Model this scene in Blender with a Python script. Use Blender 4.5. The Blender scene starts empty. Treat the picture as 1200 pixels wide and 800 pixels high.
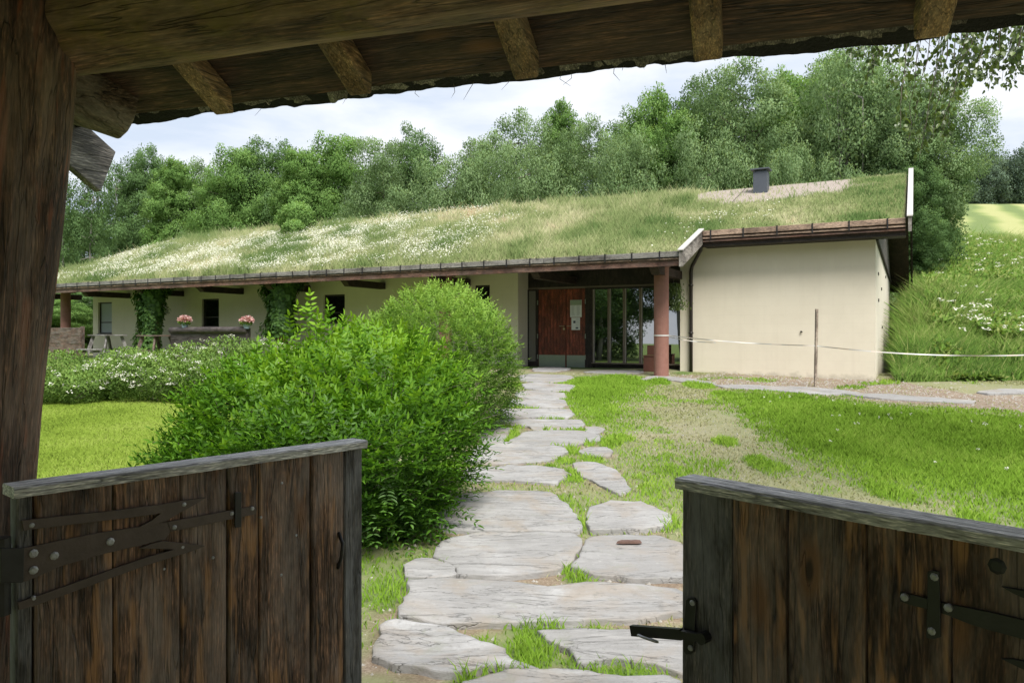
import bpy, bmesh, math, random
import numpy as np
from mathutils import Vector, Matrix

# ------------------------------------------------------------------ camera, sky, sun, exposure
scene = bpy.context.scene
COL = scene.collection
E = 1.6                       # eye height
FPX, HX, HY = 880.0, 600.0, 392.0
cd = bpy.data.cameras.new('camera')
cam = bpy.data.objects.new('camera', cd)
COL.objects.link(cam)
cam.location = (0, 0, E)
cam.rotation_euler = (math.radians(90), 0, 0)
cd.sensor_width = 36.0
cd.lens = 36.0 * FPX / 1200.0
cd.shift_y = -8.0 / 1200.0
cd.clip_start = 0.05
cd.clip_end = 3000
scene.camera = cam

SUN_EL, SUN_AZ = math.radians(56), math.atan2(0.22, -0.62)   # azimuth measured from +Y towards +X
w = bpy.data.worlds.new('World')
scene.world = w
w.use_nodes = True
nt = w.node_tree
nt.nodes.clear()
out = nt.nodes.new('ShaderNodeOutputWorld')
bg = nt.nodes.new('ShaderNodeBackground')
bg.inputs['Strength'].default_value = 0.096
sky = nt.nodes.new('ShaderNodeTexSky')
sky.sky_type = 'NISHITA'
sky.sun_disc = False
sky.sun_elevation = SUN_EL
sky.sun_rotation = SUN_AZ
sky.air_density = 1.0
sky.dust_density = 1.5
tc = nt.nodes.new('ShaderNodeTexCoord')
mp = nt.nodes.new('ShaderNodeMapping')
mp.inputs['Scale'].default_value = (1.0, 1.0, 3.6)
nz = nt.nodes.new('ShaderNodeTexNoise')
nz.inputs['Scale'].default_value = 3.4
nz.inputs['Detail'].default_value = 7
nz.inputs['Roughness'].default_value = 0.52
nz.inputs['Distortion'].default_value = 0.3
rp = nt.nodes.new('ShaderNodeValToRGB')
rp.color_ramp.elements[0].position = 0.40
rp.color_ramp.elements[0].color = (5.2, 5.9, 7.0, 1)
rp.color_ramp.elements[1].position = 0.60
rp.color_ramp.elements[1].color = (7.6, 7.8, 8.2, 1)
cov = nt.nodes.new('ShaderNodeMix')
cov.data_type = 'RGBA'
cov.inputs[0].default_value = 0.94
L = nt.links.new
L(tc.outputs['Generated'], mp.inputs['Vector'])
L(mp.outputs['Vector'], nz.inputs['Vector'])
L(nz.outputs['Fac'], rp.inputs['Fac'])
L(sky.outputs['Color'], cov.inputs[6])
L(rp.outputs['Color'], cov.inputs[7])
L(cov.outputs[2], bg.inputs['Color'])
L(bg.outputs['Background'], out.inputs['Surface'])

sd = bpy.data.lights.new('sun', 'SUN')
sd.energy = 4.2
sd.angle = math.radians(26)
sd.color = (1.0, 0.955, 0.88)
so = bpy.data.objects.new('sun', sd)
COL.objects.link(so)
dirv = Vector((math.sin(SUN_AZ) * math.cos(SUN_EL), math.cos(SUN_AZ) * math.cos(SUN_EL), math.sin(SUN_EL)))
so.rotation_euler = dirv.to_track_quat('Z', 'Y').to_euler()
so.location = (20, -20, 40)

scene.view_settings.view_transform = 'Standard'
scene.view_settings.look = 'None'
scene.view_settings.gamma = 1.0
scene.view_settings.exposure = 0.56
scene.view_settings.use_curve_mapping = False
scene.render.engine = 'CYCLES'
scene.cycles.use_denoising = True
scene.cycles.max_bounces = 7
scene.cycles.diffuse_bounces = 4
scene.cycles.glossy_bounces = 3
scene.cycles.transmission_bounces = 5
scene.cycles.transparent_max_bounces = 8
scene.cycles.use_adaptive_sampling = True
scene.cycles.adaptive_threshold = 0.015

# ------------------------------------------------------------------ helpers
random.seed(7)
RNG = np.random.default_rng(11)

def mesh_np(name, V, faces, attrs=None, smooth=False, normals=None):
    """faces: list of int arrays, each (n,3) or (n,4)"""
    V = np.asarray(V, dtype=np.float32).reshape(-1, 3)
    me = bpy.data.meshes.new(name)
    me.vertices.add(len(V))
    me.vertices.foreach_set('co', V.ravel())
    faces = [np.asarray(f, dtype=np.int32) for f in faces if len(f)]
    idx = np.concatenate([f.ravel() for f in faces])
    tot = np.concatenate([np.full(len(f), f.shape[1], np.int32) for f in faces])
    start = np.concatenate([[0], np.cumsum(tot)[:-1]]).astype(np.int32)
    me.loops.add(len(idx))
    me.loops.foreach_set('vertex_index', idx)
    me.polygons.add(len(tot))
    me.polygons.foreach_set('loop_start', start)
    me.polygons.foreach_set('use_smooth', np.full(len(tot), bool(smooth or normals is not None)))
    me.update(calc_edges=True)
    for k, a in (attrs or {}).items():
        at = me.attributes.new(k, 'FLOAT', 'POINT')
        at.data.foreach_set('value', np.asarray(a, dtype=np.float32))
    if normals is not None:
        at = me.attributes.new('custom_normal', 'FLOAT_VECTOR', 'POINT')
        at.data.foreach_set('vector', np.ascontiguousarray(normals, dtype=np.float32).ravel())
        me.update()
    return me

def link(name, me, mat, parent=None, label=None, cat=None, group=None, kind=None):
    o = bpy.data.objects.new(name, me)
    COL.objects.link(o)
    if mat is not None and me is not None:
        me.materials.clear()
        me.materials.append(mat)
    if parent is not None:
        o.parent = parent
    tag(o, label, cat, group, kind)
    return o

def tag(o, label=None, cat=None, group=None, kind=None):
    if label: o['label'] = label
    if cat: o['category'] = cat
    if group: o['group'] = group
    if kind: o['kind'] = kind
    return o

def empty(name, loc, rz=0, label=None, cat=None, group=None):
    o = bpy.data.objects.new(name, None)
    COL.objects.link(o)
    o.location = loc
    o.rotation_euler = (0, 0, rz)
    o.empty_display_size = 0.2
    return tag(o, label, cat, group)

class MB:
    """collects boxes, prisms and tubes into one mesh"""
    def __init__(s):
        s.v, s.q, s.t, s.n, s.r = [], [], [], 0, []
        s.poly = []
    def add(s, V, Q=(), T=(), rnd=None):
        V = np.asarray(V, float).reshape(-1, 3)
        s.v.append(V)
        if len(Q): s.q.append(np.asarray(Q, int) + s.n)
        if len(T): s.t.append(np.asarray(T, int) + s.n)
        s.r.append(np.full(len(V), random.random() if rnd is None else rnd))
        s.n += len(V)
    def box(s, x0, x1, y0, y1, z0, z1, rnd=None, M=None):
        V = np.array([[x, y, z] for z in (z0, z1) for y in (y0, y1) for x in (x0, x1)], float)
        if M is not None:
            V = (np.array(M)[:3, :3] @ V.T).T + np.array(M)[:3, 3]
        s.add(V, [[0, 2, 3, 1], [4, 5, 7, 6], [0, 1, 5, 4], [2, 6, 7, 3], [0, 4, 6, 2], [1, 3, 7, 5]], rnd=rnd)
    def hexa(s, V8, rnd=None):
        s.add(V8, [[0, 2, 3, 1], [4, 5, 7, 6], [0, 1, 5, 4], [2, 6, 7, 3], [0, 4, 6, 2], [1, 3, 7, 5]], rnd=rnd)
    def bar(s, p, q, wd, ht, rnd=None, up=(0, 0, 1)):
        p, q = Vector(p), Vector(q)
        d = (q - p); ln = d.length; d.normalize()
        up = Vector(up)
        side = d.cross(up).normalized()
        upv = side.cross(d).normalized()
        V = []
        for e in (p, q):
            for a, b in ((-1, -1), (1, -1), (-1, 1), (1, 1)):
                V.append(e + side * (a * wd / 2) + upv * (b * ht / 2))
        s.add([list(x) for x in V], [[0, 2, 3, 1], [4, 5, 7, 6], [0, 1, 5, 4], [2, 6, 7, 3], [0, 4, 6, 2], [1, 3, 7, 5]], rnd=rnd)
    def tube(s, pts, rad, seg=8, rnd=None, cap=True):
        pts = np.asarray(pts, float)
        n = len(pts)
        rad = np.broadcast_to(np.asarray(rad, float), (n,))
        tang = np.gradient(pts, axis=0)
        tang /= np.linalg.norm(tang, axis=1)[:, None] + 1e-9
        ref = np.array([0.0, 0.0, 1.0]) if abs(tang[:, 2]).mean() < 0.8 else np.array([1.0, 0.0, 0.0])
        a = np.cross(tang, ref); a /= np.linalg.norm(a, axis=1)[:, None] + 1e-9
        b = np.cross(tang, a)
        th = np.linspace(0, 2 * np.pi, seg, endpoint=False)
        V = (pts[:, None, :] + rad[:, None, None] * (np.cos(th)[None, :, None] * a[:, None, :] + np.sin(th)[None, :, None] * b[:, None, :])).reshape(-1, 3)
        i = np.arange(n - 1)[:, None] * seg
        j = np.arange(seg)[None, :]
        j2 = (j + 1) % seg
        Q = np.stack([i + j, i + seg + j, i + seg + j2, i + j2], -1).reshape(-1, 4)
        T = []
        if cap:
            V = np.vstack([V, pts[0], pts[-1]])
            c0, c1 = n * seg, n * seg + 1
            for k in range(seg):
                k2 = (k + 1) % seg
                T.append([c0, k, k2]); T.append([c1, (n - 1) * seg + k2, (n - 1) * seg + k])
        s.add(V, Q, T, rnd=rnd)
    def prism(s, P, y0, y1, rnd=None, axes='xzy'):
        """polygon P in (x,z), extruded along y from y0 to y1 (convex or simple polygon, ear-clipped by bmesh)"""
        n = len(P)
        from mathutils.geometry import tessellate_polygon
        tri = tessellate_polygon([[Vector((p[0], p[1], 0)) for p in P]])
        V = [(p[0], y0, p[1]) for p in P] + [(p[0], y1, p[1]) for p in P]
        T = [list(t) for t in tri] + [[t[2] + n, t[1] + n, t[0] + n] for t in tri]
        Q = [[k, k + n, (k + 1) % n + n, (k + 1) % n] for k in range(n)]
        s.add(V, Q, T, rnd=rnd)
    def mesh(s, name, smooth=False):
        V = np.vstack(s.v)
        f = []
        if s.q: f.append(np.vstack(s.q))
        if s.t: f.append(np.vstack(s.t))
        me = mesh_np(name, V, f, {'rnd': np.concatenate(s.r)}, smooth)
        bm = bmesh.new(); bm.from_mesh(me)
        bmesh.ops.recalc_face_normals(bm, faces=bm.faces)
        bm.to_mesh(me); bm.free()
        return me
    def build(s, name, mat, parent=None, smooth=False, bevel=0, **kw):
        o = link(name, s.mesh(name, smooth), mat, parent, **kw)
        if bevel:
            m = o.modifiers.new('bevel', 'BEVEL'); m.width = bevel; m.segments = 2; m.limit_method = 'ANGLE'
        return o

def sm(a, b, x):
    t = np.clip((np.asarray(x, float) - a) / (b - a), 0, 1)
    return t * t * (3 - 2 * t)

def hash2(i, j, seed):
    h = (i.astype(np.int64) * 374761393 + j.astype(np.int64) * 668265263 + seed * 974634777) & 0x7fffffff
    h = (h ^ (h >> 13)) * 1274126177 & 0x7fffffff
    return ((h ^ (h >> 16)) & 0xffff) / 65535.0

def vnoise(x, y, scale=1.0, seed=0, octv=3):
    x = np.asarray(x, float) * scale; y = np.asarray(y, float) * scale
    tot = 0; amp = 1; norm = 0
    for o in range(octv):
        xi, yi = np.floor(x), np.floor(y)
        fx, fy = x - xi, y - yi
        fx = fx * fx * (3 - 2 * fx); fy = fy * fy * (3 - 2 * fy)
        a = hash2(xi, yi, seed + o); b = hash2(xi + 1, yi, seed + o)
        c = hash2(xi, yi + 1, seed + o); d = hash2(xi + 1, yi + 1, seed + o)
        tot = tot + amp * ((a * (1 - fx) + b * fx) * (1 - fy) + (c * (1 - fx) + d * fx) * fy)
        norm += amp; amp *= 0.5; x = x * 2.03; y = y * 2.03
    return tot / norm

def pip(x, y, poly):
    x = np.asarray(x); y = np.asarray(y)
    inside = np.zeros(x.shape, bool)
    n = len(poly)
    for i in range(n):
        x0, y0 = poly[i]; x1, y1 = poly[(i + 1) % n]
        if y0 == y1: continue
        c = ((y0 > y) != (y1 > y)) & (x < (x1 - x0) * (y - y0) / (y1 - y0) + x0)
        inside ^= c
    return inside

# house frame: O = left front corner of the wing, u along the facade, v into the house
HA = math.radians(28.2)
OX, OY = 4.03, 18.0
CU, SU = math.cos(HA), math.sin(HA)
def h2w(s, t):
    return OX + CU * s + SU * t, OY - SU * s + CU * t
def w2h(x, y):
    dx, dy = x - OX, y - OY
    return CU * dx - SU * dy, SU * dx + CU * dy
def hs(px, t):
    k = (px - HX) / FPX
    return (k * (OY + CU * t) - OX - SU * t) / (CU + SU * k)
def hz(py, s, t):
    return E - (py - HY) / FPX * h2w(s, t)[1]
def P(px, py, Y):
    return ((px - HX) / FPX * Y, Y, E - (py - HY) / FPX * Y)

WING_S, BACK_T = 4.22, 10.5

def gz(x, y):
    x = np.asarray(x, float); y = np.asarray(y, float)
    s, t = w2h(x, y)
    zb = 0.05 * np.clip(y - 3.5, 0, 15.0)
    zb = zb - 0.28 * sm(-2.0, -6.0, x) * sm(6, 14, y) * (1 - sm(18, 22, y))
    e = x - 0.5068 * y
    wd = 0.9 + 0.03 * np.clip(y - 15.8, 0, 40)
    wgt = sm(0.0, 0.022, e / np.maximum(y, 1)) * sm(15.2, 17.0, y)
    d_r = np.clip(y - 15.7, 0, None)
    d_b = np.clip(t - 12.5, 0, None)
    hill = 0.22 * (wgt * d_r + (1 - wgt) * d_b)
    hill = np.where(hill > 17, 17 + (hill - 17) * 0.25, hill)
    ditch = 0.58 * sm(0.3, 10.0, t) * (1 - sm(0.0, 1.0, e / wd)) * sm(2.5, 4.2, s) * (1 - sm(10.5, 13, t))
    und = 0.03 * (vnoise(x, y, 0.45, 3) - 0.5) * sm(1.0, 4.0, y)
    return zb + hill - ditch + und

def G(px, py, lift=0.0):
    """the point of the ground seen at a pixel"""
    Y = np.arange(1.2, 60, 0.01)
    X = (px - HX) / FPX * Y
    Z = E - (py - HY) / FPX * Y
    g = gz(X, Y) + lift
    i = int(np.argmax(Z <= g))
    return float(X[i]), float(Y[i])

# ------------------------------------------------------------------ materials
class NT:
    def __init__(s, name):
        s.m = bpy.data.materials.new(name); s.m.use_nodes = True
        s.t = s.m.node_tree; s.t.nodes.clear()
        s.o = s.t.nodes.new('ShaderNodeOutputMaterial')
    def n(s, ty, **inp):
        nd = s.t.nodes.new(ty)
        for k, v in inp.items():
            s.set(nd, k, v)
        return nd
    def set(s, nd, k, v):
        key = k if not k.startswith('i') or not k[1:].isdigit() else int(k[1:])
        sock = nd.inputs[key]
        if isinstance(v, bpy.types.NodeSocket): s.t.links.new(v, sock)
        else: sock.default_value = v
    def coord(s, kind='Object', scale=(1, 1, 1), rot=(0, 0, 0)):
        c = s.n('ShaderNodeTexCoord').outputs[kind]
        return s.n('ShaderNodeMapping', Vector=c, Scale=scale, Rotation=rot).outputs[0]
    def attr(s, name='rnd'):
        a = s.n('ShaderNodeAttribute'); a.attribute_name = name
        return a.outputs['Fac']
    def noise(s, vec, scale=5, detail=5, rough=0.55, dist=0.0):
        return s.n('ShaderNodeTexNoise', Vector=vec, Scale=scale, Detail=detail, Roughness=rough, Distortion=dist).outputs['Fac']
    def vor(s, vec, scale=5, feat='F1', rand=1.0):
        v = s.n('ShaderNodeTexVoronoi'); v.feature = feat
        s.set(v, 'Vector', vec); s.set(v, 'Scale', scale); s.set(v, 'Randomness', rand)
        return v.outputs['Distance']
    def ramp(s, fac, stops, interp='LINEAR'):
        r = s.n('ShaderNodeValToRGB', Fac=fac); cr = r.color_ramp; cr.interpolation = interp
        while len(cr.elements) < len(stops): cr.elements.new(0.5)
        for e, (p, c) in zip(cr.elements, stops):
            e.position = p
            e.color = (c, c, c, 1) if isinstance(c, (int, float)) else (*c, 1)
        return r.outputs['Color']
    def mix(s, fac, a, b, mode='MIX'):
        m = s.n('ShaderNodeMix'); m.data_type = 'RGBA'; m.blend_type = mode
        for k, v in ((0, fac), (6, a), (7, b)):
            if isinstance(v, tuple) and len(v) == 3: v = (*v, 1)
            s.set(m, 'i%d' % k, v)
        return m.outputs[2]
    def math(s, op, a, b=0.0):
        m = s.n('ShaderNodeMath'); m.operation = op
        s.set(m, 'i0', a); s.set(m, 'i1', b)
        return m.outputs[0]
    def vadd(s, a, b):
        m = s.n('ShaderNodeVectorMath'); m.operation = 'ADD'
        s.set(m, 'i0', a); s.set(m, 'i1', b)
        return m.outputs[0]
    def bump(s, h, strength=0.5, dist=0.01):
        return s.n('ShaderNodeBump', Height=h, Strength=strength, Distance=dist).outputs[0]
    def princ(s, col, rough=0.8, normal=None, **kw):
        b = s.n('ShaderNodeBsdfPrincipled')
        if isinstance(col, tuple) and len(col) == 3: col = (*col, 1)
        s.set(b, 'Base Color', col); s.set(b, 'Roughness', rough)
        for k, v in kw.items(): s.set(b, k.replace('_', ' '), v)
        if normal is not None: s.set(b, 'Normal', normal)
        s.t.links.new(b.outputs[0], s.o.inputs['Surface'])
        return s.m

def plain(name, col, rough=0.7, var=0.15, scale=8, bump=0.0, metallic=0.0):
    a = NT(name)
    v = a.coord()
    n1 = a.noise(v, scale, 6)
    c = a.mix(n1, tuple(x * (1 - var) for x in col), tuple(min(1, x * (1 + var)) for x in col))
    nm = a.bump(a.noise(v, scale * 4, 4), bump, 0.01) if bump else None
    return a.princ(c, rough, nm, Metallic=metallic)

def leafmat(name, stops, trans=0.35, gloss=0.06):
    a = NT(name)
    c = a.ramp(a.attr(), stops)
    d = a.n('ShaderNodeBsdfDiffuse', Color=c)
    t = a.n('ShaderNodeBsdfTranslucent', Color=a.mix(0.5, c, a.mix(1.0, c, (1.25, 1.15, 0.5), 'MULTIPLY')))
    m = a.n('ShaderNodeMixShader', Fac=trans); a.set(m, 'i1', d.outputs[0]); a.set(m, 'i2', t.outputs[0])
    last = m.outputs[0]
    if gloss:
        g = a.n('ShaderNodeBsdfGlossy', Color=(1, 1, 1, 1), Roughness=0.45)
        m2 = a.n('ShaderNodeMixShader', Fac=gloss); a.set(m2, 'i1', last); a.set(m2, 'i2', g.outputs[0])
        last = m2.outputs[0]
    a.t.links.new(last, a.o.inputs['Surface'])
    return a.m

def wood(name, dark, mid, light, grain='z', grey=None, grey_amt=0.4, streak=None, scale=1.0, rough=0.75, bump=0.6, knots=False, green=None, blotch=0.8):
    """weathered wood with its grain along a local axis; every board carries its own random number"""
    a = NT(name)
    lo, hi = 4.2 * scale, 66.0 * scale
    sc = {'x': (lo, hi, hi), 'y': (hi, lo, hi), 'z': (hi, hi, lo)}[grain]
    r = a.attr()
    base = a.n('ShaderNodeTexCoord').outputs['Object']
    off = a.n('ShaderNodeCombineXYZ', X=a.math('MULTIPLY', r, 7.3), Y=a.math('MULTIPLY', r, 3.1), Z=a.math('MULTIPLY', r, 11.7)).outputs[0]
    p = a.vadd(base, off)
    warp = a.n('ShaderNodeTexNoise', Vector=p, Scale=3.0, Detail=2).outputs['Color']
    wv = a.n('ShaderNodeVectorMath'); wv.operation = 'SCALE'; a.set(wv, 'i0', warp); wv.inputs['Scale'].default_value = 0.02
    p2 = a.vadd(p, wv.outputs[0])
    v = a.n('ShaderNodeMapping', Vector=p2, Scale=sc).outputs[0]
    g1 = a.noise(v, 1.0, 6, 0.65, 0.3)
    v2 = a.n('ShaderNodeMapping', Vector=p2, Scale=tuple(x * 0.28 if x == hi else x * 0.6 for x in sc)).outputs[0]
    g2 = a.noise(v2, 1.0, 4, 0.6, 0.2)
    g3 = a.noise(a.n('ShaderNodeMapping', Vector=p2, Scale=tuple(x * 3.0 if x == hi else x * 2.0 for x in sc)).outputs[0], 1.0, 3, 0.6)
    c = a.ramp(a.mix(0.35, a.mix(0.5, g1, g2), g3), [(0.38, dark), (0.5, mid), (0.61, light)])
    chk = a.ramp(a.math('ABSOLUTE', a.math('SUBTRACT', a.noise(a.n('ShaderNodeMapping', Vector=p2, Scale=tuple(x * 0.42 if x == hi else x * 0.35 for x in sc), Location=(4, 4, 4)).outputs[0], 1.0, 3, 0.55), 0.5)), [(0.0, 1.0), (0.012, 0.0)])
    c = a.mix(a.math('MULTIPLY', chk, 0.8), c, tuple(x * 0.35 for x in dark))
    c = a.mix(a.math('MULTIPLY', r, 0.55), c, a.mix(1.0, c, (0.55, 0.55, 0.55), 'MULTIPLY'))
    bl = a.noise(a.n('ShaderNodeMapping', Vector=p2, Scale=tuple(x * 0.09 if x == hi else x * 0.9 for x in sc), Location=(1, 6, 3)).outputs[0], 1.0, 4, 0.65, 0.4)
    c = a.mix(a.ramp(bl, [(0.40, blotch), (0.58, 0.0)]), c, a.mix(1.0, c, (0.30, 0.28, 0.27), 'MULTIPLY'))
    spk = a.noise(a.n('ShaderNodeMapping', Vector=p2, Scale=tuple(x * 5.0 if x == hi else x * 8.0 for x in sc)).outputs[0], 1.0, 2, 0.6)
    c = a.mix(a.ramp(spk, [(0.54, 0.0), (0.66, 0.7)]), c, a.mix(1.0, c, (2.6, 2.5, 2.4), 'MULTIPLY'))
    c = a.mix(a.ramp(spk, [(0.34, 0.75), (0.46, 0.0)]), c, a.mix(1.0, c, (0.35, 0.33, 0.32), 'MULTIPLY'))
    if streak is not None:
        v3 = a.n('ShaderNodeMapping', Vector=p2, Scale=tuple(x * 0.55 if x == hi else x * 1.2 for x in sc), Location=(3.1, 7.7, 1.3)).outputs[0]
        k = a.ramp(a.noise(v3, 1.0, 3, 0.5, 0.4), [(0.57, 0.0), (0.66, 0.9)])
        c = a.mix(k, c, streak)
    if grey is not None:
        k = a.ramp(a.noise(a.n('ShaderNodeMapping', Vector=p2, Scale=tuple(x * 0.2 if x == hi else x * 0.7 for x in sc), Location=(9, 2, 5)).outputs[0], 1.0, 5, 0.7), [(0.42, 0.0), (0.66, grey_amt * 2)])
        c = a.mix(k, c, a.mix(g1, tuple(x * 0.5 for x in grey), grey))
    if green is not None:
        k = a.ramp(a.noise(p, 7.0, 5, 0.65), [(0.5, 0.0), (0.7, 0.75)])
        c = a.mix(k, c, green)
    if knots:
        kv = a.n('ShaderNodeMapping', Vector=p2, Scale={'z': (7, 7, 2.6), 'x': (2.6, 7, 7), 'y': (7, 2.6, 7)}[grain]).outputs[0]
        d = a.vor(kv, 1.0)
        c = a.mix(a.ramp(d, [(0.10, 0.85), (0.2, 0.0)]), c, (0.19, 0.09, 0.04))
        c = a.mix(a.ramp(d, [(0.045, 0.9), (0.075, 0.0)]), c, (0.03, 0.016, 0.01))
    nm = a.bump(a.math('SUBTRACT', a.mix(0.5, a.mix(0.6, g1, g2), g3), a.math('MULTIPLY', chk, 0.6)), bump, 0.008)
    return a.princ(c, rough, nm)

# woods, plaster, metals
M = {}
M['gate_wood'] = wood('gate_wood', (0.0325, 0.0173, 0.0104), (0.1257, 0.0670, 0.0392), (0.3105, 0.1676, 0.0981), 'z', grey=(0.5027, 0.4022, 0.3467), grey_amt=0.27, streak=(0.34, 0.17, 0.07), knots=True, bump=0.9)
M['gate_stile'] = wood('gate_stile', (0.0510, 0.0459, 0.0442), (0.1020, 0.0935, 0.0884), (0.2040, 0.1785, 0.1530), 'z', grey=(0.2890, 0.2890, 0.3060), grey_amt=0.45, bump=0.8)
M['rail_wood'] = wood('rail_wood', (0.32, 0.31, 0.305), (0.58, 0.57, 0.57), (0.78, 0.77, 0.78), 'x', bump=0.7, rough=0.55, blotch=0.15)
M['post_wood'] = wood('post_wood', (0.0163, 0.0077, 0.0045), (0.1020, 0.0513, 0.0299), (0.2550, 0.1455, 0.0896), 'z', grey=(0.4080, 0.2995, 0.2316), grey_amt=0.28, streak=(0.2040, 0.0642, 0.0261), scale=0.8, bump=1.0)
M['log_wood'] = wood('log_wood', (0.0583, 0.0317, 0.0184), (0.1771, 0.0983, 0.0539), (0.3542, 0.1981, 0.1065), 'x', grey=(0.5415, 0.3805, 0.2556), grey_amt=0.3, green=(0.1771, 0.1299, 0.0313), scale=0.7, bump=1.0)
M['logend_wood'] = wood('logend_wood', (0.0780, 0.0507, 0.0351), (0.2145, 0.1463, 0.0975), (0.4290, 0.3120, 0.2145), 'y', grey=(0.5850, 0.5265, 0.4290), grey_amt=0.3, scale=0.8, bump=1.0)
M['rafter_wood'] = wood('rafter_wood', (0.17, 0.095, 0.042), (0.37, 0.225, 0.11), (0.58, 0.39, 0.21), 'y', grey=(0.45, 0.38, 0.28), grey_amt=0.2, bump=0.8)
M['roofboard_wood'] = wood('roofboard_wood', (0.0216, 0.0120, 0.0072), (0.0840, 0.0456, 0.0276), (0.2280, 0.1200, 0.0696), 'x', grey=(0.2400, 0.1800, 0.1320), grey_amt=0.12, bump=1.0, scale=0.8, knots=True)
M['greyplank'] = wood('greyplank', (0.0960, 0.0960, 0.0880), (0.2560, 0.2480, 0.2320), (0.4480, 0.4320, 0.4000), 'y', bump=0.9)
M['eaveboard'] = wood('eaveboard', (0.10, 0.095, 0.09), (0.20, 0.19, 0.175), (0.34, 0.32, 0.29), 'x', grey=(0.32, 0.31, 0.30), bump=0.6, scale=0.5)
M['wingboard'] = wood('wingboard', (0.1960, 0.1400, 0.1050), (0.3500, 0.2450, 0.1820), (0.5040, 0.3780, 0.2870), 'x', bump=0.5, scale=0.5)
M['redboard'] = wood('redboard', (0.10, 0.048, 0.033), (0.17, 0.085, 0.06), (0.25, 0.14, 0.105), 'x', grey=(0.30, 0.26, 0.23), grey_amt=0.15, bump=0.4, scale=0.5)
M['vergeboard'] = wood('vergeboard', (0.20, 0.185, 0.17), (0.31, 0.285, 0.26), (0.44, 0.41, 0.38), 'y', bump=0.5, scale=0.5)
M['vergecap'] = plain('vergecap', (0.47, 0.45, 0.43), 0.5, 0.15, 6)
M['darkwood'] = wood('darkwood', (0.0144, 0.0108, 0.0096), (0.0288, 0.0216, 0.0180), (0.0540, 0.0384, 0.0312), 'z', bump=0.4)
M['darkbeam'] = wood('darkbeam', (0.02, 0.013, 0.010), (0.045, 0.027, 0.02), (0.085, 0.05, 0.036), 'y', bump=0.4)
M['cladding'] = wood('cladding', (0.07, 0.062, 0.055), (0.13, 0.115, 0.10), (0.2, 0.18, 0.16), 'z', bump=0.4)
M['doorwood'] = wood('doorwood', (0.1232, 0.0262, 0.0153), (0.2588, 0.0561, 0.0306), (0.3944, 0.0935, 0.0510), 'z', bump=0.3, rough=0.5, scale=0.8)
M['brownbench'] = wood('brownbench', (0.06, 0.035, 0.025), (0.13, 0.08, 0.058), (0.24, 0.165, 0.125), 'x', grey=(0.27, 0.25, 0.23), grey_amt=0.3)
M['darkbench'] = wood('darkbench', (0.022, 0.016, 0.015), (0.05, 0.038, 0.036), (0.10, 0.08, 0.075), 'x', grey=(0.16, 0.15, 0.15), grey_amt=0.25)
M['greytable'] = wood('greytable', (0.15, 0.14, 0.14), (0.26, 0.25, 0.25), (0.38, 0.37, 0.37), 'x')
M['stake'] = wood('stake_wood', (0.24, 0.19, 0.15), (0.38, 0.32, 0.26), (0.52, 0.45, 0.38), 'z')
M['iron'] = plain('iron', (0.032, 0.031, 0.033), 0.42, 0.5, 25, 0.12, 0.4)
M['rustiron'] = plain('rustiron', (0.095, 0.07, 0.06), 0.55, 0.4, 30, 0.15, 0.25)
M['nail'] = plain('nail', (0.38, 0.38, 0.40), 0.45, 0.3, 40, 0.3, 0.6)
M['pipe'] = plain('pipe', (0.018, 0.013, 0.012), 0.35, 0.2)
M['chimney'] = plain('chimney_metal', (0.075, 0.085, 0.105), 0.45, 0.15, 5)
M['steel'] = plain('steel', (0.30, 0.34, 0.31), 0.32, 0.12, 6, 0.0, 0.55)
M['brass'] = plain('brass', (0.5, 0.42, 0.3), 0.35, 0.1, 6, 0, 0.8)
M['paper'] = plain('paper', (0.74, 0.76, 0.80), 0.7, 0.03)
M['paper_green'] = plain('paper_green', (0.32, 0.38, 0.30), 0.6, 0.2, 30)
M['ink'] = plain('ink', (0.05, 0.06, 0.11), 0.7, 0.1)
M['inkgrey'] = plain('inkgrey', (0.42, 0.44, 0.50), 0.7, 0.1)
M['mullion'] = plain('mullion', (0.16, 0.125, 0.10), 0.5, 0.2)
M['mullionlight'] = plain('mullionlight', (0.42, 0.38, 0.34), 0.5, 0.15)
M['winframe'] = plain('winframe', (0.03, 0.024, 0.022), 0.5, 0.2)
M['curtain'] = plain('curtain', (0.36, 0.40, 0.46), 0.8, 0.1, 3)
M['pot'] = plain('pot', (0.25, 0.32, 0.42), 0.6, 0.2)
M['box'] = plain('box_brown', (0.14, 0.052, 0.034), 0.6, 0.25, 10, 0.2)
M['sill'] = plain('sill_stone', (0.36, 0.34, 0.31), 0.85, 0.2, 12, 0.4)

a = NT('plaster')
v = a.coord()
blk = a.n('ShaderNodeTexBrick'); 
bv = a.n('ShaderNodeMapping', Vector=v, Rotation=(math.radians(90), 0, 0)).outputs[0]
a.set(blk, 'Vector', bv); a.set(blk, 'Scale', 1.0)
blk.inputs['Brick Width'].default_value = 0.6; blk.inputs['Row Height'].default_value = 0.205
blk.inputs['Mortar Size'].default_value = 0.006; blk.inputs['Mortar Smooth'].default_value = 0.6
blk.inputs['Color1'].default_value = (1, 1, 1, 1); blk.inputs['Color2'].default_value = (0.985, 0.985, 0.985, 1); blk.inputs['Mortar'].default_value = (0.955, 0.955, 0.955, 1)
n1 = a.noise(v, 1.1, 6, 0.68); n2 = a.noise(v, 60, 3)
c = a.ramp(n1, [(0.3, (0.65, 0.595, 0.485)), (0.7, (0.715, 0.66, 0.545))])
c = a.mix(1.0, c, blk.outputs['Color'], 'MULTIPLY')
dv = a.n('ShaderNodeMapping', Vector=v, Scale=(5, 5, 0.35)).outputs[0]
c = a.mix(a.ramp(a.noise(dv, 1.2, 4), [(0.54, 0.0), (0.8, 0.11)]), c, (0.36, 0.31, 0.24))
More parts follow.
